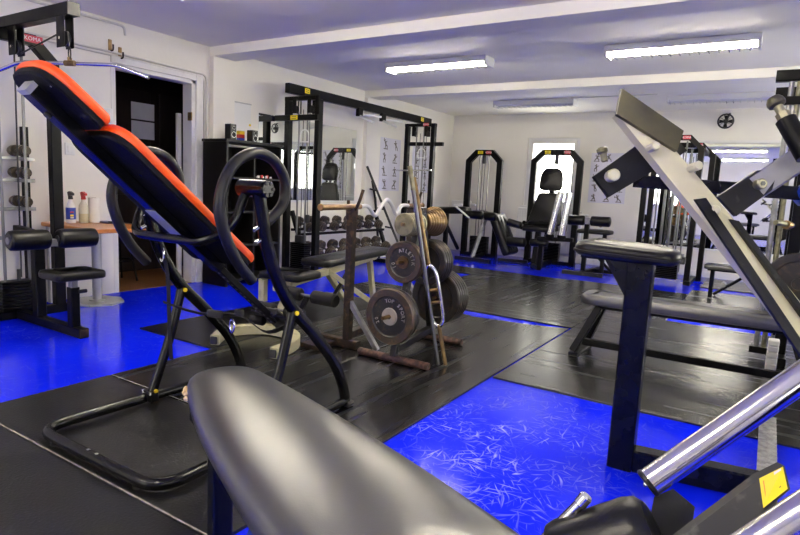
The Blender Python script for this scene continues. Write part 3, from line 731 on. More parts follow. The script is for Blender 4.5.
# ================================================================== NEAR LEVER MACHINE (right foreground)
t = T('lever_machine', 'plate loaded machine with silver lever arm and chrome sleeves, closest at right', 'gym machine', (.22, .80, 0))
fw = V((-.527, .839, -.137))
def ray_prism(pts, th): 
    b = B(); b.prism(pts, fw * th); return b
b = ray_prism([(-.237, 1.042, 1.340), (-.142, 1.045, 1.282), (-.071, 1.029, 1.205), (.2414, .968, .847), (.2464, .964, .80)], .024); ma = t.part('lever_arm', b, 'silver_paint')
b = ray_prism([(-.233, 1.040, 1.382), (-.132, 1.044, 1.312), (-.137, 1.035, 1.279), (-.235, 1.031, 1.339)], .010); t.part('end_plate', b, 'olive_steel', ma)
for p in ((-.170, 1.022, 1.285), (-.105, 1.018, 1.255), (-.073, 1.005, 1.189)):
    b = B(); p = V(p); b.cyl(p + fw * .02, p - fw * .008, .0075, 8, .002); t.part('bolt', b, 'silver_paint', ma)
# black bracket behind with round silver pin
b = ray_prism([(-.269, 1.053, 1.236), (-.242, 1.064, 1.201), (-.130, 1.100, 1.285), (-.168, 1.083, 1.325)], .012); rb_ = t.part('rear_bracket', b, 'black_worn')
p = V((-.235, 1.051, 1.239)); b = B(); b.cyl(p + fw * .02, p - fw * .004, .0108, 20, .002); t.part('pin', b, 'silver_paint', rb_)
p = V((-.256, 1.068, 1.262)); b = B(); b.cyl(p, p + V((-.005, 0, .018)), .006, 10, .002); b.cyl(p + V((-.005, 0, .014)), p + V((-.008, 0, .025)), .0095, 10, .003); t.part('bolt', b, 'plate_olive', rb_)
b = B(); b.rtube([(-.217, 1.133, 1.232), (.22, 1.20, 1.215)], .03, .022); t.part('cross_bar', b, 'navy_steel')
b = ray_prism([(-.155, 1.128, 1.228), (-.118, 1.145, 1.230), (-.138, 1.134, 1.205)], .01); t.part('gusset', b, 'black_worn')
# clevis, square tube and knob of the adjuster
cl = [V(q) for q in ((-0.073, 0.975, 1.208), (-0.029, 0.985, 1.247), (-0.017, 0.987, 1.248), (-0.006, 0.986, 1.236), (-0.008, 0.982, 1.220), (-0.047, 0.981, 1.181))]
b = ray_prism([q - fw * .012 for q in cl], .008); ck = t.part('clevis', b, 'black_worn')
p = V((-.025, .978, 1.227)) - fw * .008
b = B(); b.cyl(p, p - fw * .014, .0075, 16, .002); bo = t.part('bolt', b, 'plate_olive', ck)
b = B(); b.cyl(p - fw * .014, p - fw * .0152, .0035, 6); t.part('hex_socket', b, 'black_plastic', bo)
b = B(); b.rtube([(-.022, .987, 1.224), (.20, 1.03, 1.422)], .030, .034, upv=(-.6, 0, .8)); t.part('adjuster_tube', b, 'grey_steel')
k0, kd = V((-.012, .944, 1.339)), V((.038, -.022, -.066)).normalized()
b = B(); b.lathe([(.0, -.005), (.008, -.005), (.0105, -.001), (.0115, .003), (.0105, .007), (.006, .009)], k0, kd, 18); kn = t.part('pull_knob', b, 'olive_steel')
b = B(); b.cyl(k0 + kd * .008, k0 + kd * .030, .0058, 12); t.part('knob_stem', b, 'plate_olive', kn)
b = B(); b.cyl(k0 + kd * .020, k0 + kd * .032, .0085, 6); t.part('lock_nut', b, 'plate_olive', kn)
b = B(); b.cyl(k0 + kd * .031, k0 + kd * .09, .0125, 14); t.part('knob_sleeve', b, 'black_steel', kn)
# pale inner face, dark shade strip and black rail along the arm
b = ray_prism(((-0.085, 1.006, 1.205), (-0.049, 1.012, 1.177), (0.131, 0.984, 0.955), (0.104, 0.967, 0.953)), .008); t.part('inner_face', b, 'silver_paint')
b = ray_prism(((-0.099, 0.993, 1.204), (-0.085, 1.000, 1.207), (0.109, 0.951, 0.948), (0.097, 0.944, 0.947)), .006); t.part('rail_shade_strip', b, 'black_worn')  # black strip stands in for shade on the channel's inner web
b = ray_prism(((-0.049, 1.003, 1.177), (-0.038, 1.007, 1.175), (0.134, 0.975, 0.961), (0.127, 0.970, 0.960)), .010); t.part('rail_shade_strip', b, 'black_worn')
RD = Matrix.Rotation(-.62, 3, 'Y')
b = B(); b.pad(.30, .22, .035, RD, (.165, 1.25, 1.285), r=.04); t.part('seat_pad', b, 'blue_steel', label='dark blue pad')
# chrome loading sleeve
s0, s1 = V((-.090, .745, .851)), V((.196, .923, 1.141)); sd = (s1 - s0).normalized()
b = B(); b.cyl(s0, s1, .0170, 28, .003); ch = t.part('loading_sleeve', b, 'worn_chrome')
b = B(); b.cyl(s0 - sd * .002, s0 + sd * .005, .0182, 28, .002); t.part('end_cap', b, 'black_worn', ch)
b = B(); b.sphere(s0 - sd * .002, .004, seg=8); t.part('end_screw', b, 'chrome', ch)
b = B(); b.prism([(-.081, .747, .836), (-.062, .758, .848), (-.062, .740, .771), (-.066, .735, .72), (-.096, .724, .72), (-.084, .727, .763)], V((.026, -.006, -.012))); t.part('sleeve_bracket', b, 'black_worn')
b = B(); b.lathe([(0, 0), (.036, 0), (.045, .008), (.048, .020), (.048, .11), (.045, .122), (.034, .13), (0, .13)], (-.070, .708, .812), (-.092, -.022, -.060), 26); t.part('foam_roller', b, 'black_vinyl')
h0, h1 = V((-.153, .702, .829)), V((-.222, .683, .722))
b = B(); b.cyl(h0, h1, .0068, 14, .002); hd = t.part('pin_handle', b, 'worn_chrome')
b = B(); b.cyl(h0 + V((.002, .001, .004)), h0 - V((.006, .002, .01)), .0082, 14, .002); t.part('handle_tip', b, 'chrome', hd)
# lower beam with yellow sticker, second sleeve
b = ray_prism([(-.16, .600, .70), (.023, .707, .911), (.043, .710, .930), (.050, .699, .911), (-.10, .605, .715)], .012); bb = t.part('lower_beam', b, 'black_worn')
sq = [V(q) for q in ((.023, .690, .918), (.042, .698, .933), (.047, .694, .914), (.028, .685, .890))]
sq = [V((.0235, .7055, .9105)), V((.0425, .7085, .9285)), V((.0485, .6985, .9105)), V((.0300, .6870, .8880))]
nn = (sq[1] - sq[0]).cross(sq[3] - sq[0]).normalized(); nn = nn if nn.dot(fw) < 0 else -nn
b = B(); b.prism([q + nn * .0022 for q in sq], nn * .0008); sk = t.part('yellow_sticker', b, 'yellow_sticker', bb, 'yellow warning sticker')
def sp_(u, v): return sq[0].lerp(sq[1], u).lerp(sq[3].lerp(sq[2], u), v) + nn * .0031
for (u0, u1, v0, v1, m_) in ((.68, .78, .22, .78, 'sticker_text'), (.42, .52, .30, .80, 'sticker_text'), (.14, .18, .15, .9, 'orange_line')):
    if m_ == 'sticker_text':
        k = 7
        for q in range(k):
            va = v0 + (v1 - v0) * q / k; vb = v0 + (v1 - v0) * (q + .7) / k
            b = B(); b.prism([sp_(u0, va), sp_(u1, va), sp_(u1, vb), sp_(u0, vb)], nn * .0003); t.part('sticker_letter', b, m_, sk)
    else:
        b = B(); b.prism([sp_(u0, v0), sp_(u1, v0), sp_(u1, v1), sp_(u0, v1)], nn * .0003); t.part('sticker_line', b, m_, sk)
b = B(); b.prism([sp_(.62, .04), sp_(.92, .04), sp_(.92, .16), sp_(.62, .16)], nn * .0003); t.part('sticker_logo', b, 'white_text', sk)
b = B(); b.cyl((.20, .690, 1.078), (-.07, .546, .797), .0165, 24, .003); t.part('loading_sleeve', b, 'worn_chrome')
# posts that carry it, to the floor
b = B(); b.rtube([(.24, .96, 1.44), (.24, .96, 0)], .07, .07, upv=(0, 1, 0)); t.part('upright', b, 'black_steel')
b = B(); b.rtube([(.22, .74, 1.07), (.22, .74, 0)], .07, .07, upv=(0, 1, 0)); t.part('upright', b, 'black_steel')
b = B(); b.rtube([(.24, .55, .035), (.24, 1.30, .035)], .07, .07); t.part('base_beam', b, 'black_steel')
b = B(); b.rtube([(.22, .73, .745), (-.08, .73, .745)], .04, .04); t.part('cross_bar', b, 'black_steel')
# ================================================================== small shared builders
def sticker(t, parent, o, u, v, n, wd, ht, m, txt=None, lab=None):
    """flat printed label: o centre, u right, v up, n outward"""
    o, u, v, n = V(o), V(u), V(v), V(n)
    b = B(); b.prism([o - u * wd / 2 - v * ht / 2, o + u * wd / 2 - v * ht / 2, o + u * wd / 2 + v * ht / 2, o - u * wd / 2 + v * ht / 2], n * .001)
    s = t.part('sticker', b, m, parent, lab)
    if txt:
        me = text_mesh(txt, ht * .78, 'white_text' if m == 'red_sticker' else 'sticker_text')
        R = Matrix((u, v, n)).transposed().to_4x4(); R.translation = o + n * .0016
        t.share('lettering', me, R, s)
    else:
        b = B()
        for k in (-1, 1): 
            q = o + v * ht * .2 * k + n * .0012
            b.prism([q - u * wd * .32 - v * ht * .07, q + u * wd * .3 - v * ht * .07, q + u * wd * .3 + v * ht * .07, q - u * wd * .32 + v * ht * .07], n * .0004)
        t.part('lettering', b, 'sticker_text', s)
def arch(t, y, x0, x1, zt, ch, wd, dp, name='frame', m='black_steel', axis='x', z0=0.0):
    """upright frame with chamfered top corners lying in a plane y=const (or x=const)"""
    P = [(x0, z0), (x0, zt - ch), (x0 + ch, zt), (x1 - ch, zt), (x1, zt - ch), (x1, z0)]
    pts = [(a, y, z) if axis == 'x' else (y, a, z) for a, z in P]
    b = B(); b.rtube(pts, dp, wd, upv=(1, 0, 0) if axis == 'x' else (0, 1, 0)); return t.part(name, b, m)
def stack(t, c, sx, sy, z0, n, th=.026, m='black_steel'):
    b = B(); b.box((0, 0, 0), (sx, sy, th - .004), bev=.003); me = mk('weight_plate', b, m)
    for k in range(n): t.share('weight_plate', me, Matrix.Translation((c[0], c[1], z0 + (k + .5) * th)))

# ================================================================== LAT PULLDOWN (left)
LX_, LY = -5.05, 2.26
t = T('lat_pulldown', 'black lat pulldown machine at the left edge by the table', 'gym machine', (-4.6, LY, 0))
fr = arch(t, LX_, LY - .32, LY + .32, 2.20, .15, .085, .07, axis='y', z0=.07)
sticker(t, fr, (LX_ + .036, LY + .16, 2.205), (0, 1, 0), (0, 0, 1), (1, 0, 0), .15, .055, 'red_sticker', 'KOMA', 'red maker label with pale letters')
b = B(); b.rtube([(LX_ - .12, LY, 2.285), (-4.13, LY, 2.285)], .085, .085); bm_ = t.part('boom', b, 'black_steel')
b = B(); b.box((-4.128, LY, 2.285), (.012, .088, .088)); t.part('end_cap', b, 'black_plastic', bm_)
for px_, pz in ((-4.24, 2.17), (-4.92, 2.17)):
    b = B(); b.b2((px_ - .05, LY - .035, pz - .13), (px_ + .05, LY - .027, pz + .08)); b.b2((px_ - .05, LY + .027, pz - .13), (px_ + .05, LY + .035, pz + .08)); pb = t.part('pulley_bracket', b, 'black_steel')
    b = B(); b.lathe([(.0, -.015), (.05, -.015), (.055, -.012), (.045, 0), (.055, .012), (.05, .015), (0, .015)], (px_, LY, pz - .07), (0, 1, 0), 18); t.part('pulley', b, 'black_plastic', pb)
    b = B(); b.cyl((px_, LY - .042, pz - .07), (px_, LY + .042, pz - .07), .010, 8); t.part('axle_bolt', b, 'chrome', pb)
b = B(); b.tube([(-4.86, LY, 2.05), (-4.28, LY, 2.15), (-4.21, LY, 2.14), (-4.19, LY, 2.05)], .006, 6); t.part('cable', b, 'black_plastic')
b = B(); b.tube([(-4.96, LY, 2.1), (-4.99, LY, .34)], .006, 6); t.part('cable', b, 'black_plastic')
b = B(); b.tube([(-4.19 + .014 * math.cos(k * PI / 6), LY, 2.0 + .042 * math.sin(k * PI / 6)) for k in range(12)], .005, 6, True); t.part('carabiner', b, 'black_plastic')
b = B(); b.tube(fillet([(-4.74, 2.00, 1.85), (-4.53, 2.10, 1.935), (-3.90, 2.42, 1.935), (-3.70, 2.53, 1.86)], .06), .0135, 12); lb = t.part('lat_bar', b, 'chrome', label='chrome bent lat bar')
b = B(); b.cyl((-4.222, LY - .016, 1.935), (-4.158, LY + .016, 1.935), .02, 12); b.box((-4.19, LY, 1.96), (.012, .03, .03)); t.part('bar_clamp', b, 'brass', lb)
for y in (LY - .09, LY + .09):
    b = B(); b.cyl((LX_ + .0, y, .07), (LX_ + .0, y, 2.16), .011, 10); t.part('guide_rod', b, 'steel_rod')
stack(t, (LX_, LY), .12, .28, .075, 9)
b = B(); b.cyl((LX_ + .02, LY, .31), (LX_ + .02, LY, .40), .014, 8); t.part('stack_pin', b, 'black_plastic')
b = B(); b.rtube([(LX_, LY - .42, .035), (LX_, LY + .40, .035)], .07, .07); t.part('base_beam', b, 'black_steel')
b = B(); b.rtube([(LX_, LY, .035), (-4.10, LY, .035)], .07, .07); bb = t.part('base_beam', b, 'black_steel')
b = B(); b.box((-4.098, LY, .035), (.008, .06, .055)); t.part('end_cap', b, 'rusty_steel', bb)
b = B(); b.rtube([(-4.72, LY, .07), (-4.72, LY, .71)], .075, .075, upv=(0, 1, 0)); t.part('knee_post', b, 'black_steel')
b = B(); b.rtube([(-4.99, LY - .02, .73), (-4.55, LY - .02, .70)], .055, .055); t.part('knee_arm', b, 'black_steel')
b = B(); b.rtube([(-4.52, LY - .035, .66), (-4.52, LY + .055, .66)], .05, .055); b2_ = t.part('roller_clamp', b, 'grey_steel')
for y0, y1 in ((LY - .30, LY - .025), (LY + .04, LY + .33)):
    b = B(); b.lathe([(.0, 0), (.055, 0), (.070, .012), (.074, .04), (.074, y1 - y0 - .04), (.070, y1 - y0 - .012), (.055, y1 - y0), (0, y1 - y0)], (-4.5, y0, .69), (0, 1, 0), 22); r_ = t.part('knee_roller', b, 'black_vinyl')
    b = B(); b.cyl((-4.5, y0 - .006, .69), (-4.5, y0 + .002, .69), .026, 16, .002); t.part('roller_cap', b, 'steel_rod', r_)
b = B(); b.rtube([(-4.23, LY, .07), (-4.23, LY, .36)], .065, .065, upv=(0, 1, 0)); t.part('seat_post', b, 'black_steel')
b = B(); b.rtube([(-4.23, LY, .34), (-4.23, LY, .43)], .048, .048, upv=(0, 1, 0)); t.part('seat_tube', b, 'grey_steel')
b = B(); b.cyl((-4.19, LY + .02, .33), (-4.19, LY + .075, .33), .014, 10); t.part('adjust_knob', b, 'black_plastic')
b = B(); b.pad(.30, .36, .06, None, (-4.23, LY, .43), r=.05); t.part('seat', b, 'black_vinyl')

# vertical dumbbell stand behind it
t = T('dumbbell_stand', 'slim black dumbbell stand against wall behind lat pulldown', 'dumbbell rack', (-5.40, 2.42, 0))
b = B(); b.rtube([(-5.42, 2.52, 0), (-5.42, 2.52, 1.55)], .05, .05, upv=(0, 1, 0)); t.part('upright', b, 'black_steel')
b = B(); b.rtube([(-5.42, 2.0, 0), (-5.42, 2.0, 1.55)], .05, .05, upv=(0, 1, 0)); t.part('upright', b, 'black_steel')
for z in (.62, .86, 1.10, 1.28):
    b = B(); b.rtube([(-5.36, 1.96, z), (-5.36, 2.56, z)], .03, .03); t.part('rail', b, 'grey_steel')
b = B(); b.box((-5.38, 2.26, .02), (.2, .64, .04)); t.part('base', b, 'black_steel')

# ---- dumbbells
def dumbbell_mesh(r, L_):
    h = B(); h.cyl((-L_ / 2, 0, 0), (L_ / 2, 0, 0), .014, 10); hm = mk('handle', h, 'steel_rod')
    hs = []
    for sg in (-1, 1):
        a = B()
        for k, rr in enumerate((r, r * .97, r * .80)):
            x0 = sg * (L_ * .22 + k * .030); x1 = sg * (L_ * .22 + k * .030 + .026)
            a.cyl((min(x0, x1), 0, 0), (max(x0, x1), 0, 0), rr, 18, .005)
        x0 = sg * (L_ * .22 + .09); a.cyl((min(x0, x0 + sg * .012), 0, 0), (max(x0, x0 + sg * .012), 0, 0), r * .35, 12)
        hs.append(mk('weight_head', a, 'dumbbell_iron'))
    return hm, hs
DB = [dumbbell_mesh(.085, .30), dumbbell_mesh(.070, .27), dumbbell_mesh(.055, .25), dumbbell_mesh(.048, .20)]
def dumbbell(label, c, kind, rz, tilt=0.0, group=None):
    r = bpy.data.objects.new('dumbbell', None); COL.objects.link(r); r.empty_display_size = .05
    r.location = c; r.rotation_euler = (0, tilt, rz); r['label'] = label; r['category'] = 'dumbbell'
    if group: r['group'] = group
    hm, hs = DB[kind]
    for n_, m_ in (('handle', hm), ('weight_head', hs[0]), ('weight_head', hs[1])):
        o = bpy.data.objects.new(n_, m_); COL.objects.link(o); o.parent = r
for i, z in enumerate((1.28, 1.10, .86)):
    dumbbell(('top', 'middle', 'lowest')[i] + ' round iron dumbbell on the slim stand behind lat pulldown', (-5.345, 2.44, z + .066), 3, 0, 0, 'dumbbells on the slim stand')

# ================================================================== TABLE AND ITS THINGS
t = T('side_table', 'orange wood topped table on grey steel pole by the doorway', 'table', (-5.2, 3.0, 0))
b = B(); b.b2((-5.485, 2.66, .70), (-4.62, 3.22, .735), bev=.006); t.part('tabletop', b, 'table_wood')
b = B(); b.cyl((-5.20, 3.0, .01), (-5.20, 3.0, .70), .042, 20); t.part('pole', b, 'pale_steel')
b = B(); b.cyl((-5.20, 3.0, 0), (-5.20, 3.0, .018), .23, 8); b.cyl((-5.20, 3.0, .018), (-5.20, 3.0, .03), .07, 18); t.part('base', b, 'pale_steel')
b = B(); b.rtube([(-5.45, 2.72, 0), (-5.45, 2.72, .70)], .05, .05, upv=(0, 1, 0)); t.part('leg', b, 'pale_steel')
def spray(label, c, body, cap, bandm, liquid=None):
    t = T('spray_bottle', label, 'bottle', c, local=True)
    b = B(); b.lathe([(0, 0), (.036, 0), (.040, .006), (.040, .12), (.036, .16), (.018, .195), (.014, .215), (0, .215)], (0, 0, 0), (0, 0, 1), 18); bd = t.part('body', b, body)
    if liquid:
        b = B(); b.lathe([(.0405, .006), (.0408, .01), (.0408, .085), (.0405, .086)], (0, 0, 0), (0, 0, 1), 18, False); t.part('liquid', b, liquid, bd)
    if bandm:
        b = B(); b.lathe([(.0405, .035), (.0408, .037), (.0408, .135), (.0395, .14)], (0, 0, 0), (0, 0, 1), 18, False); lb_ = t.part('label', b, bandm, bd)
        for z, m_, hh in ((.10, 'red_plastic', .012), (.07, 'yellow_cap', .016), (.05, 'white_plastic', .010)):
            b = B(); b.box((.0405, -.012, z), (.004, .03, hh), bev=.001); t.part('label_print', b, m_, lb_)
    b = B(); b.cyl((0, 0, .213), (0, 0, .245), .019, 12); b.prism([(-.02, -.012, .24), (.045, -.012, .25), (.045, -.012, .268), (.0, -.012, .285), (-.03, -.012, .275)], (0, .024, 0)); hd = t.part('spray_head', b, cap)
    b = B(); b.prism([(.012, -.006, .245), (.03, -.006, .215), (.036, -.006, .218), (.022, -.006, .248)], (0, .012, 0)); t.part('trigger', b, cap, hd)
spray('white spray bottle with blue label and black head on table', (-5.30, 2.83, .735), 'white_plastic', 'black_plastic', 'blue_print')
spray('clear spray bottle with red head on table', (-5.28, 2.935, .735), 'spray_clear', 'red_plastic', None, 'spray_liquid')
t = T('paper_roll', 'roll of white paper towel standing on table', 'paper roll', (-5.30, 3.045, .735))
b = B(); b.cyl((-5.30, 3.045, .735), (-5.30, 3.045, .965), .048, 24, .003); t.part('roll', b, 'tissue')
b = B(); b.cyl((-5.30, 3.045, .965), (-5.30, 3.045, .967), .02, 14); t.part('core', b, 'plate_olive')
t = T('clipboard', 'flat black clipboard lying on table beside paper roll', 'clipboard', (-5.22, 3.13, .735))
b = B(); b.box((-5.22, 3.125, .741), (.20, .11, .012)); t.part('board', b, 'black_plastic')
b = B(); b.box((-5.15, 3.125, .751), (.03, .06, .010)); t.part('clip', b, 'black_steel')

# ================================================================== BLACK CABINET WITH OPEN SHELVES
c0, c1, y0, y1, zt = -5.41, -5.02, 4.36, 5.20, 1.60
t = T('open_cabinet', 'tall black cabinet with open cells between doorway and cable tower', 'cabinet', ((c0 + c1) / 2, (y0 + y1) / 2, 0))
for y in (y0, y1 - .03):
    b = B(); b.b2((c0, y, 0), (c1, y + .03, zt)); t.part('side_panel', b, 'cabinet_dark')
b = B(); b.b2((c0, (y0 + y1) / 2 - .012, .08), (c1 - .01, (y0 + y1) / 2 + .012, zt - .035)); t.part('divider', b, 'cabinet_dark')
b = B(); b.b2((c0, y0 + .03, 0.0), (c0 + .01, y1 - .03, zt - .03)); t.part('back_panel', b, 'cabinet_dark')
b = B(); b.b2((c0 - .01, y0 - .01, zt - .002), (c1 + .012, y1 + .01, zt + .028)); t.part('top_panel', b, 'cabinet_dark')
for z in (.05, .44, .82, 1.20):
    b = B(); b.b2((c0 + .01, y0 + .03, z), (c1 - .006, y1 - .03, z + .025)); t.part('shelf', b, 'cabinet_dark')
def speaker(label, x, y, h):
    t = T('desk_speaker', label, 'speaker', (x, y, zt + .028), group='speakers on the cabinet')
    z = zt + .028
    b = B(); b.b2((x - .05, y - .042, z), (x + .05, y + .042, z + h), bev=.006); t.part('case', b, 'black_plastic')
    for zz, r in ((.32, .034), (.76, .020)):
        b = B(); b.lathe([(r, 0), (r, .004), (r * .82, .004), (r * .82, 0)], (x + .049, y, z + h * zz), (1, 0, 0), 18, False); rg = t.part('speaker_ring', b, 'speaker_ring')
        b = B(); b.lathe([(r * .8, .003), (r * .35, -.006), (0, -.003)], (x + .052, y, z + h * zz), (1, 0, 0), 14); t.part('cone', b, 'black_foam', rg)
speaker('small black speaker on the doorway end of cabinet top', -5.12, 4.50, .17)
speaker('small black speaker on cabinet top near the mirror', -5.12, 4.82, .135)
t = T('colour_box', 'small box banded yellow, red and blue beside the speaker', 'box', (-5.22, 4.735, zt + .028))
for k, m_ in enumerate(('blue_print', 'red_plastic', 'yellow_cap')):
    b = B(); b.b2((-5.25, 4.70, zt + .028 + k * .04), (-5.19, 4.77, zt + .028 + (k + 1) * .04), bev=.002); t.part('band', b, m_)
t = T('cable_bundle', 'small heap of pale items on upper shelf of cabinet', 'shelf items', (-5.10, 4.98, 1.225))
for k in range(7):
    b = B(); b.cyl((-5.06 - .02 * (k % 2), 4.85 + k * .035, 1.226), (-5.06 - .02 * (k % 2), 4.85 + k * .035, 1.246 + .008 * (k % 3)), .014, 10, .003); t.part('cap', b, ('white_plastic', 'tissue', 'red_plastic')[k % 3])

# ================================================================== CABLE CROSSOVER
t = T('cable_crossover', 'black cable crossover with two towers joined by overhead beam', 'gym machine', (-5.05, 7.0, 0))
ZB = 2.315
b = B(); b.rtube([(-5.05, 5.30, ZB), (-5.05, 8.76, ZB)], .07, .115); bm_ = t.part('overhead_beam', b, 'black_steel')
sticker(t, bm_, (-5.014, 5.62, ZB + .01), (0, 1, 0), (0, 0, 1), (1, 0, 0), .09, .06, 'yellow_sticker')
sticker(t, bm_, (-5.014, 8.45, ZB + .01), (0, 1, 0), (0, 0, 1), (1, 0, 0), .09, .06, 'yellow_sticker')
for k, yt in enumerate((5.60, 8.47)):
    for xp in (-5.30, -4.80):
        b = B(); b.rtube([(xp, yt, 0.0), (xp, yt, 2.255)], .07, .085, upv=(0, 1, 0)); t.part('tower_post', b, 'black_steel')
    b = B(); b.rtube([(-5.34, yt, 2.235), (-4.76, yt, 2.235)], .07, .05); t.part('tower_top', b, 'black_steel')
    b = B(); b.rtube([(-5.34, yt, .03), (-4.76, yt, .03)], .10, .06); t.part('tower_base', b, 'black_steel')
    if k == 0:
        b = B(); b.rtube([(-5.47, yt - .05, 1.995), (-4.76, yt - .05, 1.995)], .05, .07); ar = t.part('cross_arm', b, 'black_steel')
        sticker(t, ar, (-5.14, yt - .076, 1.995), (1, 0, 0), (0, 0, 1), (0, -1, 0), .12, .055, 'yellow_sticker')
    else:
        b = B(); b.rtube([(-5.26, yt + .02, 1.93), (-4.62, yt + .02, 1.93)], .05, .06); ar = t.part('cross_arm', b, 'black_steel')
        sticker(t, bm_, (-4.93, yt - .036, 2.24), (1, 0, 0), (0, 0, 1), (0, -1, 0), .10, .05, 'red_sticker', 'KOMA')
        b = B(); b.cyl((-5.45, yt - .08, 1.48), (-4.76, yt - .08, 1.50), .013, 10); t.part('steel_bar', b, 'chrome')
    for xg in (-5.12, -4.98):
        b = B(); b.cyl((xg, yt, .06), (xg, yt, 2.21), .012, 10); t.part('guide_rod', b, 'steel_rod')
    b = B(); b.tube([(-5.05, yt, .46), (-5.05, yt, 2.1)], .005, 6); t.part('cable', b, 'black_plastic')
    b = B(); b.tube([(-4.90, yt - .05, .70), (-4.90, yt - .05, 2.12)], .005, 6); t.part('cable', b, 'black_plastic')
    stack(t, (-5.05, yt), .24, .13, .07, 14)
    b = B(); b.box((-5.05, yt, .48), (.12, .10, .09), bev=.01); t.part('stack_head', b, 'black_plastic')
    for xq, zq in ((-5.16, 2.12), (-4.92, 2.12)):
        b = B(); b.b2((xq - .03, yt - .05, zq - .07), (xq + .03, yt - .042, zq + .10)); b.b2((xq - .03, yt + .042, zq - .07), (xq + .03, yt + .05, zq + .10)); pb = t.part('pulley_bracket', b, 'black_steel')
        b = B(); b.lathe([(0, -.014), (.048, -.014), (.038, 0), (.048, .014), (0, .014)], (xq, yt, zq - .02), (0, 1, 0), 16); t.part('pulley', b, 'black_plastic', pb)
    b = B(); b.cyl((-4.90, yt - .05, .70), (-4.90, yt - .05, .80), .03, 12, .006); t.part('cable_ball', b, 'black_plastic')
    b = B(); b.tube([(-4.98 + .07 * math.cos(a), yt - .05, 1.78 + .07 * math.sin(a)) for a in [PI * q / 6 for q in range(7)]] + [(-5.05, yt - .05, 1.70), (-4.91, yt - .05, 1.70)], .007, 6, True); t.part('grip_handle', b, 'white_plastic')
for y in (6.72, 7.30):
    b = B(); b.box((-5.02, y, 2.215), (.06, .10, .12)); gb = t.part('grip_bracket', b, 'black_steel')
    b = B(); b.tube([(-5.03, y, 2.17), (-4.66, y - .16, 2.05)], .016, 10); b.tube([(-5.03, y, 2.19), (-4.94, y + .42, 2.20)], .016, 10); t.part('pull_up_grip', b, 'white_plastic', gb)

# ================================================================== DUMBBELL RACK (two tiers)
t = T('dumbbell_rack', 'two tier black dumbbell rack along left wall under mirror', 'dumbbell rack', (-5.2, 6.85, 0))
for y in (5.72, 7.62):
    b = B(); b.rtube([(-4.98, y, 0), (-5.32, y, .82)], .05, .05, upv=(0, 1, 0)); t.part('upright', b, 'black_steel')
    b = B(); b.rtube([(-5.42, y, .03), (-4.90, y, .03)], .06, .06); t.part('foot', b, 'black_steel')
TI = ((.55, -5.22), (.20, -5.07))
for z, x in TI:
    for dx in (-.075, .075):
        b = B(); b.rtube([(x + dx, 5.70, z - dx * .35), (x + dx, 7.64, z - dx * .35)], .035, .035); t.part('rail', b, 'black_steel')
for k in range(7):
    dumbbell(ORD[k] + ' dumbbell from the cabinet end on upper tier of wall rack', (-5.22, 5.84 + k * .272, .55 + .10), 1, 0, .35, 'dumbbells on the two tier rack')
    dumbbell(ORD[k] + ' dumbbell from the cabinet end on lower tier of wall rack', (-5.07, 5.86 + k * .268, .20 + .115), 0, 0, .35, 'dumbbells on the two tier rack')

# ladder-like steel bar stand leaning at the wall
t = T('bar_holder', 'thin black leaning frame of steel bars by wall right of mirror', 'bar rack', (-5.05, 7.75, 0))
for a, c in (((-5.40, 7.48, 1.50), (-5.02, 8.12, .02)), ((-5.40, 7.74, 1.02), (-5.38, 7.90, .02))):
    b = B(); b.rtube([a, c], .03, .03); t.part('rail', b, 'black_worn')
for k, q in enumerate((.25, .45, .65)):
    p = V((-5.40, 7.48, 1.50)).lerp(V((-5.02, 8.12, .02)), q); b = B(); b.tube([p, p + V((-.05, -.12, .02))], .014, 8); t.part('peg', b, 'black_worn')
b = B(); b.rtube([(-5.36, 7.58, 1.28), (-5.40, 7.74, 1.00)], .03, .03); t.part('brace', b, 'black_worn')

# ================================================================== EZ BAR STAND
S1, S2 = V((-2.52, 3.33, 0)), V((-2.66, 4.38, 0))
t = T('barbell_stand', 'rusty two post barbell stand beside the plate tree', 'barbell stand', (-2.6, 3.85, MT))
for i, s in enumerate((S1, S2)):
    b = B(); b.rtube([s + V((0, 0, MT)), s + V((0, 0, 1.02))], .055, .055, upv=(0, 1, 0)); po = t.part('post', b, 'rusty_steel')
    b = B(); b.rtube([s + V((0, 0, .96)), s + V((0, 0, 1.03))], .066, .066, upv=(0, 1, 0)); t.part('collar', b, 'rusty_steel', po)
    b = B(); b.tube(cr([s + V((-.035, 0, 1.09)), s + V((-.03, 0, 1.03)), s + V((.01, 0, 1.015)), s + V((.05, 0, 1.06)), s + V((.085, .01, 1.17))], 4), .012, 8); t.part('hook', b, 'rusty_steel', po)
    b = B(); b.rtube([s + V((-.25, 0, MT + .032)), s + V((.10, 0, MT + .032))], .06, .06); t.part('foot', b, 'rusty_steel', po)
    b = B(); b.rtube([s + V((.27, .0, MT + .03)), s + V((.01, 0, .36))], .035, .035); t.part('brace', b, 'grey_steel', po)
b = B(); b.rtube([S1 + V((0, 0, MT + .09)), S2 + V((0, 0, MT + .09))], .05, .05); t.part('cross_beam', b, 'rusty_steel')
b = B(); b.box(S1 + V((-.17, -.10, MT + .02)), (.16, .26, .035)); t.part('base_plate', b, 'rusty_steel')
dr_ = (S2 - S1).normalized(); cr_ = V((dr_.y, -dr_.x, 0))
def ez(s, z=0, l=0): return S1 + dr_ * s + cr_ * l + V((0, 0, 1.045 + z))
t = T('ez_curl_bar', 'bent curl bar with tan and white sections resting on rusty stand', 'barbell', ez(.5))
mid = [ez(.10), ez(.24, .0), ez(.36, -.07), ez(.46, .0), ez(.56, .05), ez(.66, .0), ez(.74, -.07), ez(.84, .0), ez(1.0)]
b = B(); b.tube(cr(mid, 6), .0155, 12); t.part('grip_section', b, 'white_plastic')
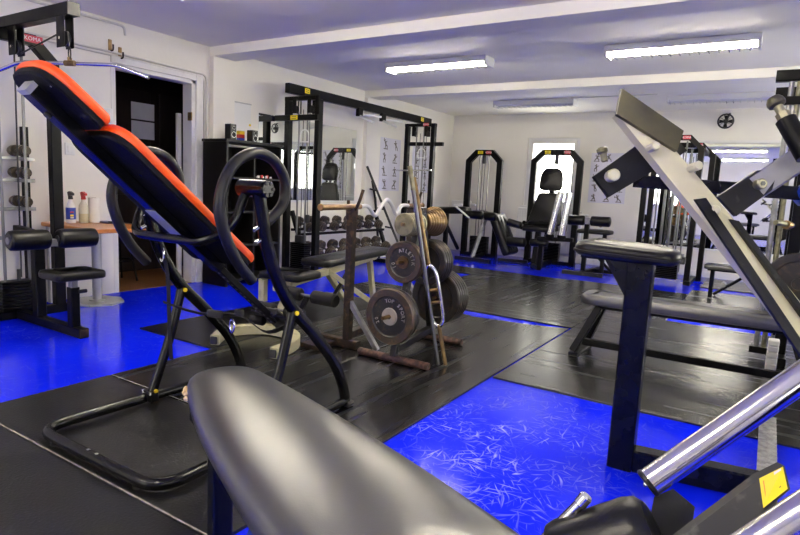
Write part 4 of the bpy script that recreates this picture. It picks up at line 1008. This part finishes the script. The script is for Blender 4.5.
for s0, s1 in ((-.42, .12), (.98, 1.30)):
    b = B(); b.cyl(ez(s0), ez(s1), .020, 14, .004); sl = t.part('sleeve', b, 'ez_tan')
    b = B(); b.cyl(ez(s0 if s0 < 0 else s1 - .02), ez(s0 + .02 if s0 < 0 else s1), .024, 14, .004); t.part('end_collar', b, 'brass', sl)

# ================================================================== PLATE TREE AND PLATES
t = T('plate_tree', 'rusty A frame tree holding weight plates on mat', 'plate rack', (-2.1, 3.63, MT))
XT = {-1: -2.06, 1: -2.17}
for sd_, y in ((-1, 3.25), (1, 3.96)):
    b = B(); b.cyl((XT[sd_] - .29, y, MT + .026), (XT[sd_] + .28, y, MT + .026), .026, 14, .004); t.part('foot', b, 'rust_red')
for sd_, y0_, y1_ in ((-1, 3.25, 3.56), (1, 3.96, 3.68)):
    b = B(); b.rtube([(XT[sd_], y0_, MT + .04), (XT[sd_] * .5 - 1.055, y1_, 1.04)], .045, .045, upv=(0, 1, 0)); t.part('upright', b, 'black_worn')
b = B(); b.rtube([(-2.085, 3.54, 1.04), (-2.145, 3.70, 1.04)], .045, .045); t.part('top_bar', b, 'black_worn')
b = B(); b.rtube([(-2.06, 3.26, .10), (-2.17, 3.95, .10)], .05, .05); t.part('cross_beam', b, 'black_worn')
def ypost(side, z): return (3.25 + .31 * z / 1.04) if side < 0 else (3.96 - .28 * z / 1.04)
PEGS = {}
for side in (-1, 1):
    for z, ln in ((.345, .24 if side < 0 else .32), (.70 if side < 0 else .645, .20), (.955, .24)):
        y = ypost(side, z) + side * .02; e_ = y + side * ln; PEGS[(side, z)] = y
        b = B(); b.cyl((XT[side], y, z), (XT[side], e_, z), .0135, 12, .002); t.part('peg', b, 'brass')
def plate_profile(r, th, kind):
    h = th / 2
    if kind == 'deep':   # raised rim and hub
        return [(.016, -h * .9), (r * .18, -h * .9), (r * .20, -h * .45), (r * .70, -h * .45), (r * .74, -h), (r * .96, -h), (r, -h * .6), (r, h * .6), (r * .96, h), (r * .74, h), (r * .70, h * .45), (r * .20, h * .45), (r * .18, h * .9), (.016, h * .9)]
    return [(.016, -h), (r * .93, -h), (r, -h * .5), (r, h * .5), (r * .93, h), (.016, h)]
def disc(label, y, z, r, th, m, kind='flat', rimm=None, hubm=None, letters=None, side=-1, group='plates on the tree'):
    x = XT[side]; zc = z - .016 + .0135
    t = T('weight_plate', label, 'weight plate', (x, y, zc - r), group=group)
    b = B(); b.lathe(plate_profile(r, th, kind), (x, y, zc), (0, 1, 0), 40); bd = t.part('disc', b, m)
    h = th / 2
    if rimm:
        b = B(); b.lathe([(r * .735, -h - .0015), (r * .965, -h - .0015), (r + .0015, -h * .6), (r + .0015, h * .6), (r * .965, h + .0015)], (x, y, zc), (0, 1, 0), 40, False)
        rim = b; t.part('rim', rim, rimm, bd)
    if hubm:
        b = B(); b.lathe([(.0165, -h - .002), (r * .30, -h - .002), (r * .32, -h * .4)], (x, y, zc), (0, 1, 0), 24, False); t.part('hub', b, hubm, bd)
    if letters:
        rr = r * .56
        for a0, txt in letters:
            for k, chx in enumerate(txt):
                if chx == ' ': continue
                a = a0 - (k - (len(txt) - 1) / 2) * (.026 / rr)
                me = LET.setdefault(chx, text_mesh(chx, .036, 'letter_iron', .003))
                u = V((math.sin(a), 0, -math.cos(a))); v = V((math.cos(a), 0, math.sin(a)))
                R = Matrix((u, v, V((0, -1, 0)))).transposed().to_4x4(); R.translation = V((x, y - h * .45 - .003, zc)) + v * rr
                t.share('raised_letter', me, R, bd)
LET = {}
f = PEGS[(-1, .345)]
disc('large rusty iron plate facing out at the bottom of plate tree', f - .145, .345, .190, .034, 'iron_plate', 'deep', 'iron_rim', 'letter_iron', [(PI * .30, 'IRON SPORT'), (PI * 1.15, '20 KG')] if False else [(PI * .28, 'TOP SPORT'), (PI * 1.12, '20')])
for k, lab in enumerate(('second', 'third')):
    disc('%s large black plate from the front at the bottom of plate tree' % lab, f - .108 + k * .036, .345, .178, .030, 'plate_dark', 'deep')
f = PEGS[(-1, .70)]
disc('medium iron plate with pale hub facing out, middle of plate tree', f - .115, .70, .142, .034, 'iron_plate', 'deep', 'iron_rim', 'plate_gold', [(PI * .32, 'ATLETIKA'), (PI * 1.12, '10')] if False else [(PI * .30, 'ATLETIK'), (PI * 1.12, '10')])
disc('medium golden brown plate right behind the pale hubbed plate', f - .075, .70, .138, .034, 'plate_gold')
f = PEGS[(-1, .955)]
for k in range(7):
    disc(('small olive plate facing out at top front of plate tree' if k == 0 else '%s small olive plate behind the outermost on top front peg' % ORD[k - 1]), f - .205 + k * .027, .955, .078 - .0008 * (k % 3), .025, 'plate_olive', 'flat', None, None, [(PI * .5, 'KG'), (PI * 1.5, '2')] if k == 0 else None)
f = PEGS[(1, .345)]
for k in range(5):
    disc('%s large dark plate from the tree on bottom rear peg' % ORD[k], f + .125 + k * .036, .345, .215, .032, 'plate_dark', 'deep', side=1)
f = PEGS[(1, .645)]
for k in range(4):
    disc('%s mid sized dark plate from the tree on middle rear peg' % ORD[k], f + .020 + k * .034, .645, .175, .030, 'plate_dark', 'deep', side=1)
disc('golden flat plate outermost on the middle rear peg', f + .160, .645, .12, .022, 'plate_gold', side=1)
f = PEGS[(1, .955)]
for k in range(7):
    disc('%s small golden plate from the tree on top rear peg' % ORD[k], f + .018 + k * .028, .955, .078 + .006 * k, .024, 'plate_gold', side=1)

# triceps bar leaning against the tree
q0, q1 = V((-1.75, 3.43, MT + .002)), V((-2.0, 3.30, 1.27))
ax_ = (q1 - q0).normalized(); sx_ = V((.93, .36, 0)); sx_ = (sx_ - ax_ * sx_.dot(ax_)).normalized()
t = T('triceps_bar', 'chrome triceps bar with oval grip frame leaning on plate tree', 'barbell', q0)
L_ = (q1 - q0).length
b = B(); b.cyl(q0, q0 + ax_ * (L_ * .22), .014, 12, .003); t.part('sleeve', b, 'brass')
b = B(); b.cyl(q0 + ax_ * (L_ * .54), q1, .014, 12, .003); t.part('sleeve', b, 'brass')
a0_, a1_ = L_ * .21, L_ * .54
ov = [q0 + ax_ * a + sx_ * s for a, s in ((a0_, 0), (a0_ + .04, .034), (a0_ + .12, .042), (a1_ - .12, .042), (a1_ - .04, .034), (a1_, 0), (a1_ - .04, -.034), (a1_ - .12, -.042), (a0_ + .12, -.042), (a0_ + .04, -.034))]
b = B(); b.tube(cr(ov, 4, True), .0125, 12, True); of = t.part('oval_frame', b, 'chrome')
for a in (a0_ + .17, a1_ - .17):
    b = B(); b.cyl(q0 + ax_ * a + sx_ * -.042, q0 + ax_ * a + sx_ * .042, .012, 10); t.part('grip', b, 'brass', of)
t = T('straight_bar', 'thin pale steel rod leaning upright on the plate tree', 'barbell', (-1.79, 3.40, MT))
b = B(); b.cyl((-1.79, 3.40, MT + .002), (-1.99, 3.24, 1.30), .013, 12, .002); t.part('rod', b, 'steel_rod')
b = B(); b.cyl((-1.972, 3.254, 1.185), (-1.996, 3.235, 1.34), .015, 10, .002); t.part('sleeve', b, 'plate_olive')

# ================================================================== CREAM ADJUSTABLE BENCH
t = T('adjustable_bench', 'cream framed adjustable bench with black pads behind inversion table', 'bench', (-3.2, 3.6, MT))
b = B(); b.rtube(cr([(-3.24, 2.72, .055), (-3.36, 2.95, .055), (-3.22, 3.18, .055), (-2.95, 3.20, .055), (-2.76, 3.02, .055), (-2.70, 2.76, .055)], 6), .065, .075); fb = t.part('base_foot', b, 'cream_paint')
for p in ((-3.235, 2.705, .055), (-2.697, 2.745, .055)):
    b = B(); b.box(p, (.05, .012, .056), rz=.4); t.part('end_opening', b, 'black_plastic', fb)
b = B(); b.rtube([(-3.12, 3.20, .09), (-3.16, 3.42, .40)], .06, .06); t.part('post', b, 'cream_paint')
b = B(); b.rtube([(-3.14, 3.22, .39), (-3.50, 5.05, .46)], .06, .06); t.part('spine', b, 'cream_paint')
b = B(); b.rtube([(-3.36, 3.30, .42), (-3.36, 3.30, .24)], .06, .05, upv=(0, 1, 0)); t.part('leg_holder', b, 'cream_paint')
for sg in (-1, 1):
    b = B(); b.rtube([(-3.30, 4.0, .44), (-3.15 + sg * .22, 4.45, MT + .022)], .05, .045); t.part('leg', b, 'cream_paint')
b = B(); b.rtube([(-3.46, 4.9, .46), (-3.46, 5.0, MT + .006)], .05, .05); t.part('leg', b, 'cream_paint')
b = B(); b.rtube([(-3.42, 4.55, .42), (-3.20, 3.95, .14)], .035, .035); t.part('brace', b, 'black_steel')
b = B(); b.pad(.36, .40, .055, Matrix.Rotation(PI / 2 + .12, 3, 'Z'), (-3.20, 3.44, .435), r=.06); t.part('seat', b, 'black_vinyl')
RR = Matrix.Rotation(PI / 2 + .075, 3, 'Z') @ Matrix.Rotation(-.03, 3, 'Y')
b = B(); b.pad(1.22, .32, .06, RR, (-3.41, 4.50, .485), r=.08); t.part('backrest', b, 'black_vinyl')
for sg, z in ((-1, .36), (1, .36)):
    b = B(); x0, x1 = (-3.10, -2.92) if sg < 0 else (-2.80, -2.58)
    b.lathe([(0, 0), (.04, 0), (.05, .01), (.05, x1 - x0 - .01), (.04, x1 - x0), (0, x1 - x0)], (x0, 3.26, z), (1, 0, 0), 18); t.part('foam_roller', b, 'black_foam')
b = B(); b.cyl((-3.2, 3.26, .36), (-2.60, 3.26, .36), .012, 10); t.part('roller_axle', b, 'steel_rod')
b = B(); b.rtube([(-2.86, 3.27, .36), (-3.00, 3.24, .06)], .035, .035); t.part('roller_arm', b, 'black_steel')
# ================================================================== BLACK FLAT BENCH (right)
t = T('flat_bench', 'black flat bench standing across the mats behind the chest pad stand', 'bench', (-.40, 4.50, MT))
b = B(); b.pad(1.50, .34, .075, Matrix.Rotation(.04, 3, 'Z'), (-.39, 4.52, .405), r=.10, er=.03); t.part('bench_pad', b, 'grey_vinyl')
b = B(); b.rtube([(-1.02, 4.49, .385), (.30, 4.54, .385)], .06, .04); t.part('pad_rail', b, 'black_steel')
for x0, x1 in ((-1.14, -1.0), (.34, .22)):
    b = B(); b.rtube([(x0, 4.32, MT + .03), (x1, 4.42, .38)], .05, .07, upv=(0, 1, 0)); t.part('leg', b, 'black_steel')
    b = B(); b.rtube([(x0, 4.72, MT + .03), (x1, 4.60, .38)], .05, .07, upv=(0, 1, 0)); t.part('leg', b, 'black_steel')
b = B(); b.rtube([(-1.08, 4.36, .12), (.30, 4.38, .12)], .045, .05); t.part('stretcher', b, 'black_steel')
b = B(); b.rtube([(-1.13, 4.30, MT + .012), (-1.13, 4.74, MT + .012)], .07, .022); t.part('foot', b, 'black_steel')

# ================================================================== BACK MACHINES
def selector(t, yb, xa, xb, zt, stackn=12):
    fr = arch(t, yb, xa, xb, zt, .16, .10, .09)
    sticker(t, fr, (xa + .24, yb - .047, zt), (1, 0, 0), (0, 0, 1), (0, -1, 0), .10, .055, 'yellow_sticker', None, 'yellow sticker on frame top')
    sticker(t, fr, (xb - .22, yb - .047, zt), (1, 0, 0), (0, 0, 1), (0, -1, 0), .10, .055, 'red_sticker', 'KOMA', 'red maker label on frame top')
    xm = (xa + xb) / 2
    for dx in (-.09, .09):
        b = B(); b.cyl((xm + dx, yb, .06), (xm + dx, yb, zt - .05), .009, 10); t.part('guide_rod', b, 'steel_rod')
    for dx in (-.02, .03):
        b = B(); b.tube([(xm + dx, yb - .03, .4), (xm + dx, yb - .03, zt - .12)], .007, 6); t.part('cable', b, 'black_plastic')
    b = B(); b.cyl((xm, yb - .02, zt - .20), (xm, yb - .02, zt - .05), .035, 12, .01); t.part('pulley_bracket', b, 'black_plastic')
    stack(t, (xm, yb), .34, .12, .06, stackn)
    b = B(); b.rtube([(xa - .05, yb, .03), (xb + .05, yb, .03)], .10, .06); t.part('base_beam', b, 'black_steel')
    return fr
def roller(t, p0, p1, r, m='black_vinyl'):
    p0 = V(p0); h = (V(p1) - p0).length; e = min(.02, h * .2)
    b = B(); b.lathe([(0, 0), (r * .7, 0), (r * .95, e * .5), (r, e), (r, h - e), (r * .95, h - e * .5), (r * .7, h), (0, h)], p0, V(p1) - p0, 20); t.part('foam_roller', b, m)
# leg curl in the corner
t = T('leg_curl_machine', 'black leg curl machine with chamfered frame in the far left corner', 'gym machine', (-4.5, 9.7, 0))
selector(t, 9.90, -4.82, -4.20, 1.90)
b = B(); b.pad(.62, .36, .12, Matrix.Rotation(-.06, 3, 'Y') @ Matrix.Rotation(.1, 3, 'Z'), (-4.76, 9.25, .78), r=.09); t.part('bench_pad', b, 'black_vinyl')
b = B(); b.pad(.74, .46, .15, Matrix.Rotation(1.12, 3, 'Y'), (-3.86, 9.32, .46), r=.06); t.part('angled_pad', b, 'black_vinyl', label='steeply tilted black pad')
b = B(); b.pad(.40, .40, .09, Matrix.Rotation(.12, 3, 'Y'), (-4.16, 9.32, .76), r=.06); t.part('bench_pad', b, 'black_vinyl')
roller(t, (-4.42, 9.08, .80), (-4.10, 9.08, .79), .07); roller(t, (-4.06, 9.08, .79), (-3.86, 9.08, .78), .07)
b = B(); b.cyl((-4.62, 9.02, .94), (-4.30, 8.98, .74), .016, 10); b.cyl((-4.62, 9.02, .94), (-4.46, 9.0, .96), .016, 10); t.part('hand_grip', b, 'white_plastic')
b = B(); b.rtube([(-4.88, 9.25, 0), (-4.88, 9.25, .78)], .07, .07, upv=(0, 1, 0)); t.part('support_post', b, 'black_steel')
b = B(); b.rtube([(-4.27, 9.12, .05), (-4.12, 9.26, .76)], .06, .06); t.part('support_post', b, 'grey_steel')
b = B(); b.rtube([(-4.58, 9.10, .03), (-3.92, 9.10, .03)], .07, .06); t.part('foot', b, 'black_worn')
b = B(); b.rtube([(-4.25, 9.10, .05), (-4.40, 9.90, .05)], .07, .06); t.part('base_beam', b, 'black_steel')
b = B(); b.rtube([(-3.95, 9.5, .03), (-3.45, 9.62, .03)], .06, .05); t.part('foot', b, 'black_steel')
b = B(); b.rtube([(-4.92, 9.25, .65), (-4.92, 9.85, .10)], .05, .05); t.part('lever', b, 'black_steel')

# leg extension in front of the window
t = T('leg_extension_machine', 'black seated machine with tall backrest in front of the window', 'gym machine', (-3.1, 9.4, 0))
selector(t, 9.95, -3.58, -2.78, 1.92)
RH = Matrix.Rotation(PI / 2 - .14, 3, 'X')
b = B(); b.cushion(rpoly([(-.19, -.19), (.19, -.19), (.19, .05), (.13, .18), (-.13, .18), (-.19, .05)], .08, 5), [(.02, 0), (0, .02), (0, .06), (.01, .08), (.05, .09)], RH, (-3.13, 9.62, 1.45)); t.part('headrest', b, 'black_vinyl')
b = B(); b.cushion(rpoly([(-.31, -.28), (.27, -.28), (.22, .26), (-.16, .26)], .07, 5), [(.02, 0), (0, .02), (0, .07), (.01, .09), (.06, .10)], RH, (-3.16, 9.58, .96)); t.part('backrest', b, 'black_vinyl')
for dx in (-.06, .06):
    b = B(); b.cyl((-3.13 + dx, 9.60, 1.15), (-3.13 + dx, 9.60, 1.35), .012, 8); t.part('headrest_rod', b, 'chrome')
b = B(); b.pad(.55, .46, .09, Matrix.Rotation(-PI / 2, 3, 'Z'), (-3.15, 9.28, .60), r=.06); t.part('seat', b, 'black_vinyl')
b = B(); b.rtube([(-3.15, 9.62, .30), (-3.15, 9.74, 1.55)], .07, .07, upv=(0, 1, 0)); t.part('back_post', b, 'black_steel')
b = B(); b.rtube([(-3.15, 9.10, .05), (-3.15, 9.20, .60)], .08, .08, upv=(0, 1, 0)); t.part('seat_post', b, 'black_steel')
b = B(); b.rtube([(-3.15, 9.05, .04), (-3.15, 9.95, .04)], .08, .08); t.part('base_beam', b, 'black_steel')
roller(t, (-3.62, 9.0, .73), (-3.38, 9.02, .68), .06)
b = B(); b.rtube([(-3.60, 9.03, .68), (-3.30, 9.12, .62)], .05, .05); b.rtube([(-3.36, 9.05, .74), (-3.30, 9.30, .60)], .05, .05); t.part('lever', b, 'black_steel')
roller(t, (-3.52, 8.82, .42), (-3.22, 8.82, .43), .075); roller(t, (-3.14, 8.82, .44), (-2.86, 8.82, .45), .06)
for (xa, xb) in ((-2.80, -2.70), (-2.62, -2.57)):
    b = B(); b.cyl((xa, 8.72, .58), (xb, 8.76, 1.25), .055, 18, .008); s_ = t.part('sleeve', b, 'chrome')
    b = B(); b.cyl((xa - .006, 8.72, .54), (xa, 8.72, .60), .066, 18, .008); t.part('sleeve_collar', b, 'black_steel', s_)
b = B(); b.rtube([(-3.0, 8.75, .52), (-2.45, 8.75, .54)], .07, .06); t.part('lever', b, 'black_steel')
b = B(); b.rtube([(-2.95, 8.80, .05), (-2.95, 8.80, .52)], .07, .07, upv=(0, 1, 0)); b.rtube([(-3.15, 9.05, .05), (-2.95, 8.78, .05)], .06, .06); t.part('support_post', b, 'black_steel')

# separate roller stand to its right
t = T('roller_bench', 'low black stool with two foam rollers right of the window machine', 'gym machine', (-2.32, 9.0, 0))
roller(t, (-2.62, 8.95, .83), (-2.36, 8.95, .84), .075); roller(t, (-2.27, 8.95, .84), (-1.98, 8.95, .84), .075)
b = B(); b.box((-2.315, 8.96, .835), (.07, .07, .10)); t.part('roller_clamp', b, 'grey_steel')
b = B(); b.pad(.50, .34, .06, None, (-2.24, 9.15, .64), r=.06); t.part('seat', b, 'black_vinyl')
b = B(); b.rtube([(-2.33, 9.0, .05), (-2.33, 9.0, .80)], .065, .065, upv=(0, 1, 0)); t.part('post', b, 'black_steel')
b = B(); b.rtube([(-2.62, 8.90, .03), (-2.02, 8.95, .03)], .07, .06); t.part('foot', b, 'black_worn')
b = B(); b.rtube([(-2.33, 8.92, .04), (-2.28, 9.75, .04)], .06, .06); t.part('base_beam', b, 'black_steel')
b = B(); b.rtube([(-2.10, 9.2, .04), (-2.10, 9.2, .63)], .055, .055, upv=(0, 1, 0)); b.rtube([(-2.30, 9.2, .40), (-2.0, 9.35, .06)], .04, .04); t.part('post', b, 'black_steel')
b = B(); b.rtube([(-2.28, 9.50, .03), (-1.88, 9.52, .03)], .06, .05); t.part('foot', b, 'black_steel')

# radiators
def radiator(label, x0, x1, z0, z1):
    t = T('radiator', label, 'radiator', ((x0 + x1) / 2, YB - .06, z0), group='panel radiators on the back wall')
    b = B(); b.b2((x0, YB - .10, z0), (x1, YB - .03, z1), bev=.012); p_ = t.part('panel', b, 'radiator_white')
    n = int((x1 - x0) / .05)
    for k in range(n):
        xx = x0 + (k + .5) * (x1 - x0) / n
        b = B(); b.b2((xx - .012, YB - .106, z0 + .05), (xx + .012, YB - .099, z1 - .05), bev=.003); t.part('rib', b, 'radiator_white', p_)
    b = B(); b.cyl((x1, YB - .065, z1 - .07), (x1 + .10, YB - .065, z1 - .07), .022, 12); t.part('valve', b, 'white_plastic')
    for sg in (x0 + .1, x1 - .1):
        b = B(); b.b2((sg - .02, YB - .03, z0 + .1), (sg + .02, YB - .002, z1 - .1)); t.part('wall_bracket', b, 'radiator_white')
radiator('white panel radiator under the window', -4.0, -2.80, .15, .94)
radiator('narrow white radiator in the far left corner', -5.40, -4.98, .15, 1.0)

# ================================================================== DARK CABLE TOWER (back right)
t = T('cable_tower', 'black double cable tower with red labels near the wide mirror', 'gym machine', (-1.2, 9.5, 0))
for k, (yb, xa, xb, zt) in enumerate(((9.30, -1.62, -.92, 2.10), (9.95, -1.62, -.82, 2.05))):
    fr = arch(t, yb, xa, xb, zt, .16, .075, .075)
    sticker(t, fr, (xb - .20, yb - .039, zt), (1, 0, 0), (0, 0, 1), (0, -1, 0), .10, .05, 'red_sticker', 'KOMA', 'red maker label')
    for dx in (-.16, -.05, .05, .16):
        b = B(); b.cyl((-1.27 + dx, yb, .1), (-1.27 + dx, yb, zt - .05), .012, 8); t.part('guide_rod', b, 'steel_rod')
for xx in (-1.62, -.90):
    b = B(); b.rtube([(xx, 9.3, 1.95), (xx, 9.95, 1.92)], .06, .06); t.part('top_rail', b, 'black_steel')
    b = B(); b.rtube([(xx, 9.2, .03), (xx, 10.05, .03)], .08, .06); t.part('base_beam', b, 'black_steel')
stack(t, (-1.27, 9.32), .44, .16, .06, 14)
b = B(); b.box((-1.05, 9.12, .36), (.22, .12, .10), bev=.01); t.part('handle_block', b, 'black_plastic')
b = B(); b.tube([(-1.27, 9.26, .50), (-1.27, 9.26, 2.0)], .007, 6); t.part('cable', b, 'black_plastic')
b = B(); b.rtube([(-1.56, 9.25, .42), (-.98, 9.25, .42)], .04, .05); t.part('cross_bar', b, 'grey_steel')

# small far bench
t = T('low_bench', 'small low bench with V shaped legs under the wide mirror', 'bench', (-.36, 8.45, MT))
b = B(); b.pad(.56, .30, .06, None, (-.36, 8.45, .36), r=.06); t.part('bench_pad', b, 'grey_vinyl')
b = B(); b.b2((-.60, 8.38, .335), (-.12, 8.52, .362)); t.part('pad_rail', b, 'navy_steel')
for y in (8.40, 8.50):
    b = B(); b.rtube([(-.54, y, MT), (-.54, y, .34)], .045, .03, upv=(0, 1, 0)); t.part('leg', b, 'navy_steel')
    b = B(); b.rtube([(-.50, y, MT + .02), (-.14, y, .33)], .04, .03); t.part('leg', b, 'navy_steel')
b = B(); b.cyl((-.40, 8.36, .17), (-.40, 8.54, .17), .03, 12); t.part('pivot', b, 'grey_steel')

# wall fan
t = T('wall_fan', 'small round black fan high on the back wall', 'fan', (-.72, YB, 2.34))
c = V((-.74, YB - .11, 2.45))
b = B(); b.rtube([(-.70, YB, 2.58), (-.70, YB - .10, 2.56), (-.735, YB - .10, 2.48)], .025, .025); t.part('bracket', b, 'black_plastic')
b = B()
b.tube([c + V((.105 * math.cos(k * PI / 10), -.03, .105 * math.sin(k * PI / 10))) for k in range(20)], .012, 8, True)
t.part('guard_ring', b, 'black_plastic')
for k in range(10):
    a = k * PI / 5; b = B(); b.tube([c + V((0, -.045, 0)), c + V((.105 * math.cos(a), -.03, .105 * math.sin(a)))], .003, 5); t.part('guard_wire', b, 'black_plastic')
b = B(); b.cyl(c + V((0, .06, 0)), c + V((0, -.04, 0)), .035, 14, .008); t.part('motor', b, 'black_plastic')
for k in range(4):
    a = k * PI / 2; u = V((math.cos(a), 0, math.sin(a))); v = V((-math.sin(a), 0, math.cos(a)))
    b = B(); b.prism([c + u * .02 - v * .012, c + u * .09 - v * .03 + V((0, .01, 0)), c + u * .09 + v * .03 - V((0, .01, 0)), c + u * .02 + v * .012], (0, .003, 0)); t.part('blade', b, 'black_foam')

# ================================================================== TALL RACK AT THE RIGHT EDGE
t = T('smith_rack', 'tall black rack with guide rods and plate pegs at right edge', 'power rack', (.43, 5.55, MT))
for x, y in ((.18, 5.30), (.18, 6.05), (.93, 5.30), (.93, 6.05)):
    b = B(); b.rtube([(x, y, MT), (x, y, 2.20)], .08, .08, upv=(0, 1, 0)); t.part('upright', b, 'black_steel')
for y in (5.30, 6.05):
    b = B(); b.rtube([(-.08, y, 2.16), (1.00, y, 2.16)], .08, .08); t.part('top_beam', b, 'black_steel')
for x in (.18, .93):
    b = B(); b.rtube([(x, 5.1, MT + .03), (x, 6.3, MT + .03)], .09, .06); t.part('base_beam', b, 'black_steel')
    b = B(); b.rtube([(x, 5.3, 2.16), (x, 6.05, 2.16)], .08, .08); t.part('top_beam', b, 'black_steel')
for x, m_ in ((.025, 'grey_steel'), (.075, 'plate_olive')):
    b = B(); b.cyl((x, 5.30, MT + .05), (x, 5.30, 2.13), .018, 12); t.part('guide_rod', b, m_)
b = B(); b.rtube([(-.02, 5.30, MT + .06), (.18, 5.30, MT + .06)], .07, .05); t.part('base_beam', b, 'black_steel')
b = B(); b.rtube([(-.06, 5.30, 1.98), (.18, 5.30, 1.98)], .06, .06); t.part('top_beam', b, 'black_steel')
for z in (1.06, .62):
    b = B(); b.cyl((.15, 5.26, z), (.04, 5.10, z + .02), .020, 14, .003); pg = t.part('plate_peg', b, 'plate_olive')
    b = B(); b.cyl((.13, 5.232, z), (.105, 5.196, z + .004), .034, 16, .004); t.part('peg_collar', b, 'brass', pg)
tt = T('weight_plate', 'big black plate hanging on the rack at right edge', 'weight plate', (.235, 5.08, .40), group='plates on the right rack')
b = B(); b.lathe(plate_profile(.23, .04, 'deep'), (.235, 5.13, .64), (.25, 1, 0), 40); tt.part('disc', b, 'plate_dark')

t = T('foam_block', 'small pale ribbed block standing on mat beside the right rack', 'block', (.13, 4.98, MT))
for k in range(5):
    b = B(); b.b2((.095, 4.93, MT + k * .045), (.165, 5.03, MT + .041 + k * .045), bev=.006); t.part('rib', b, 'tissue')
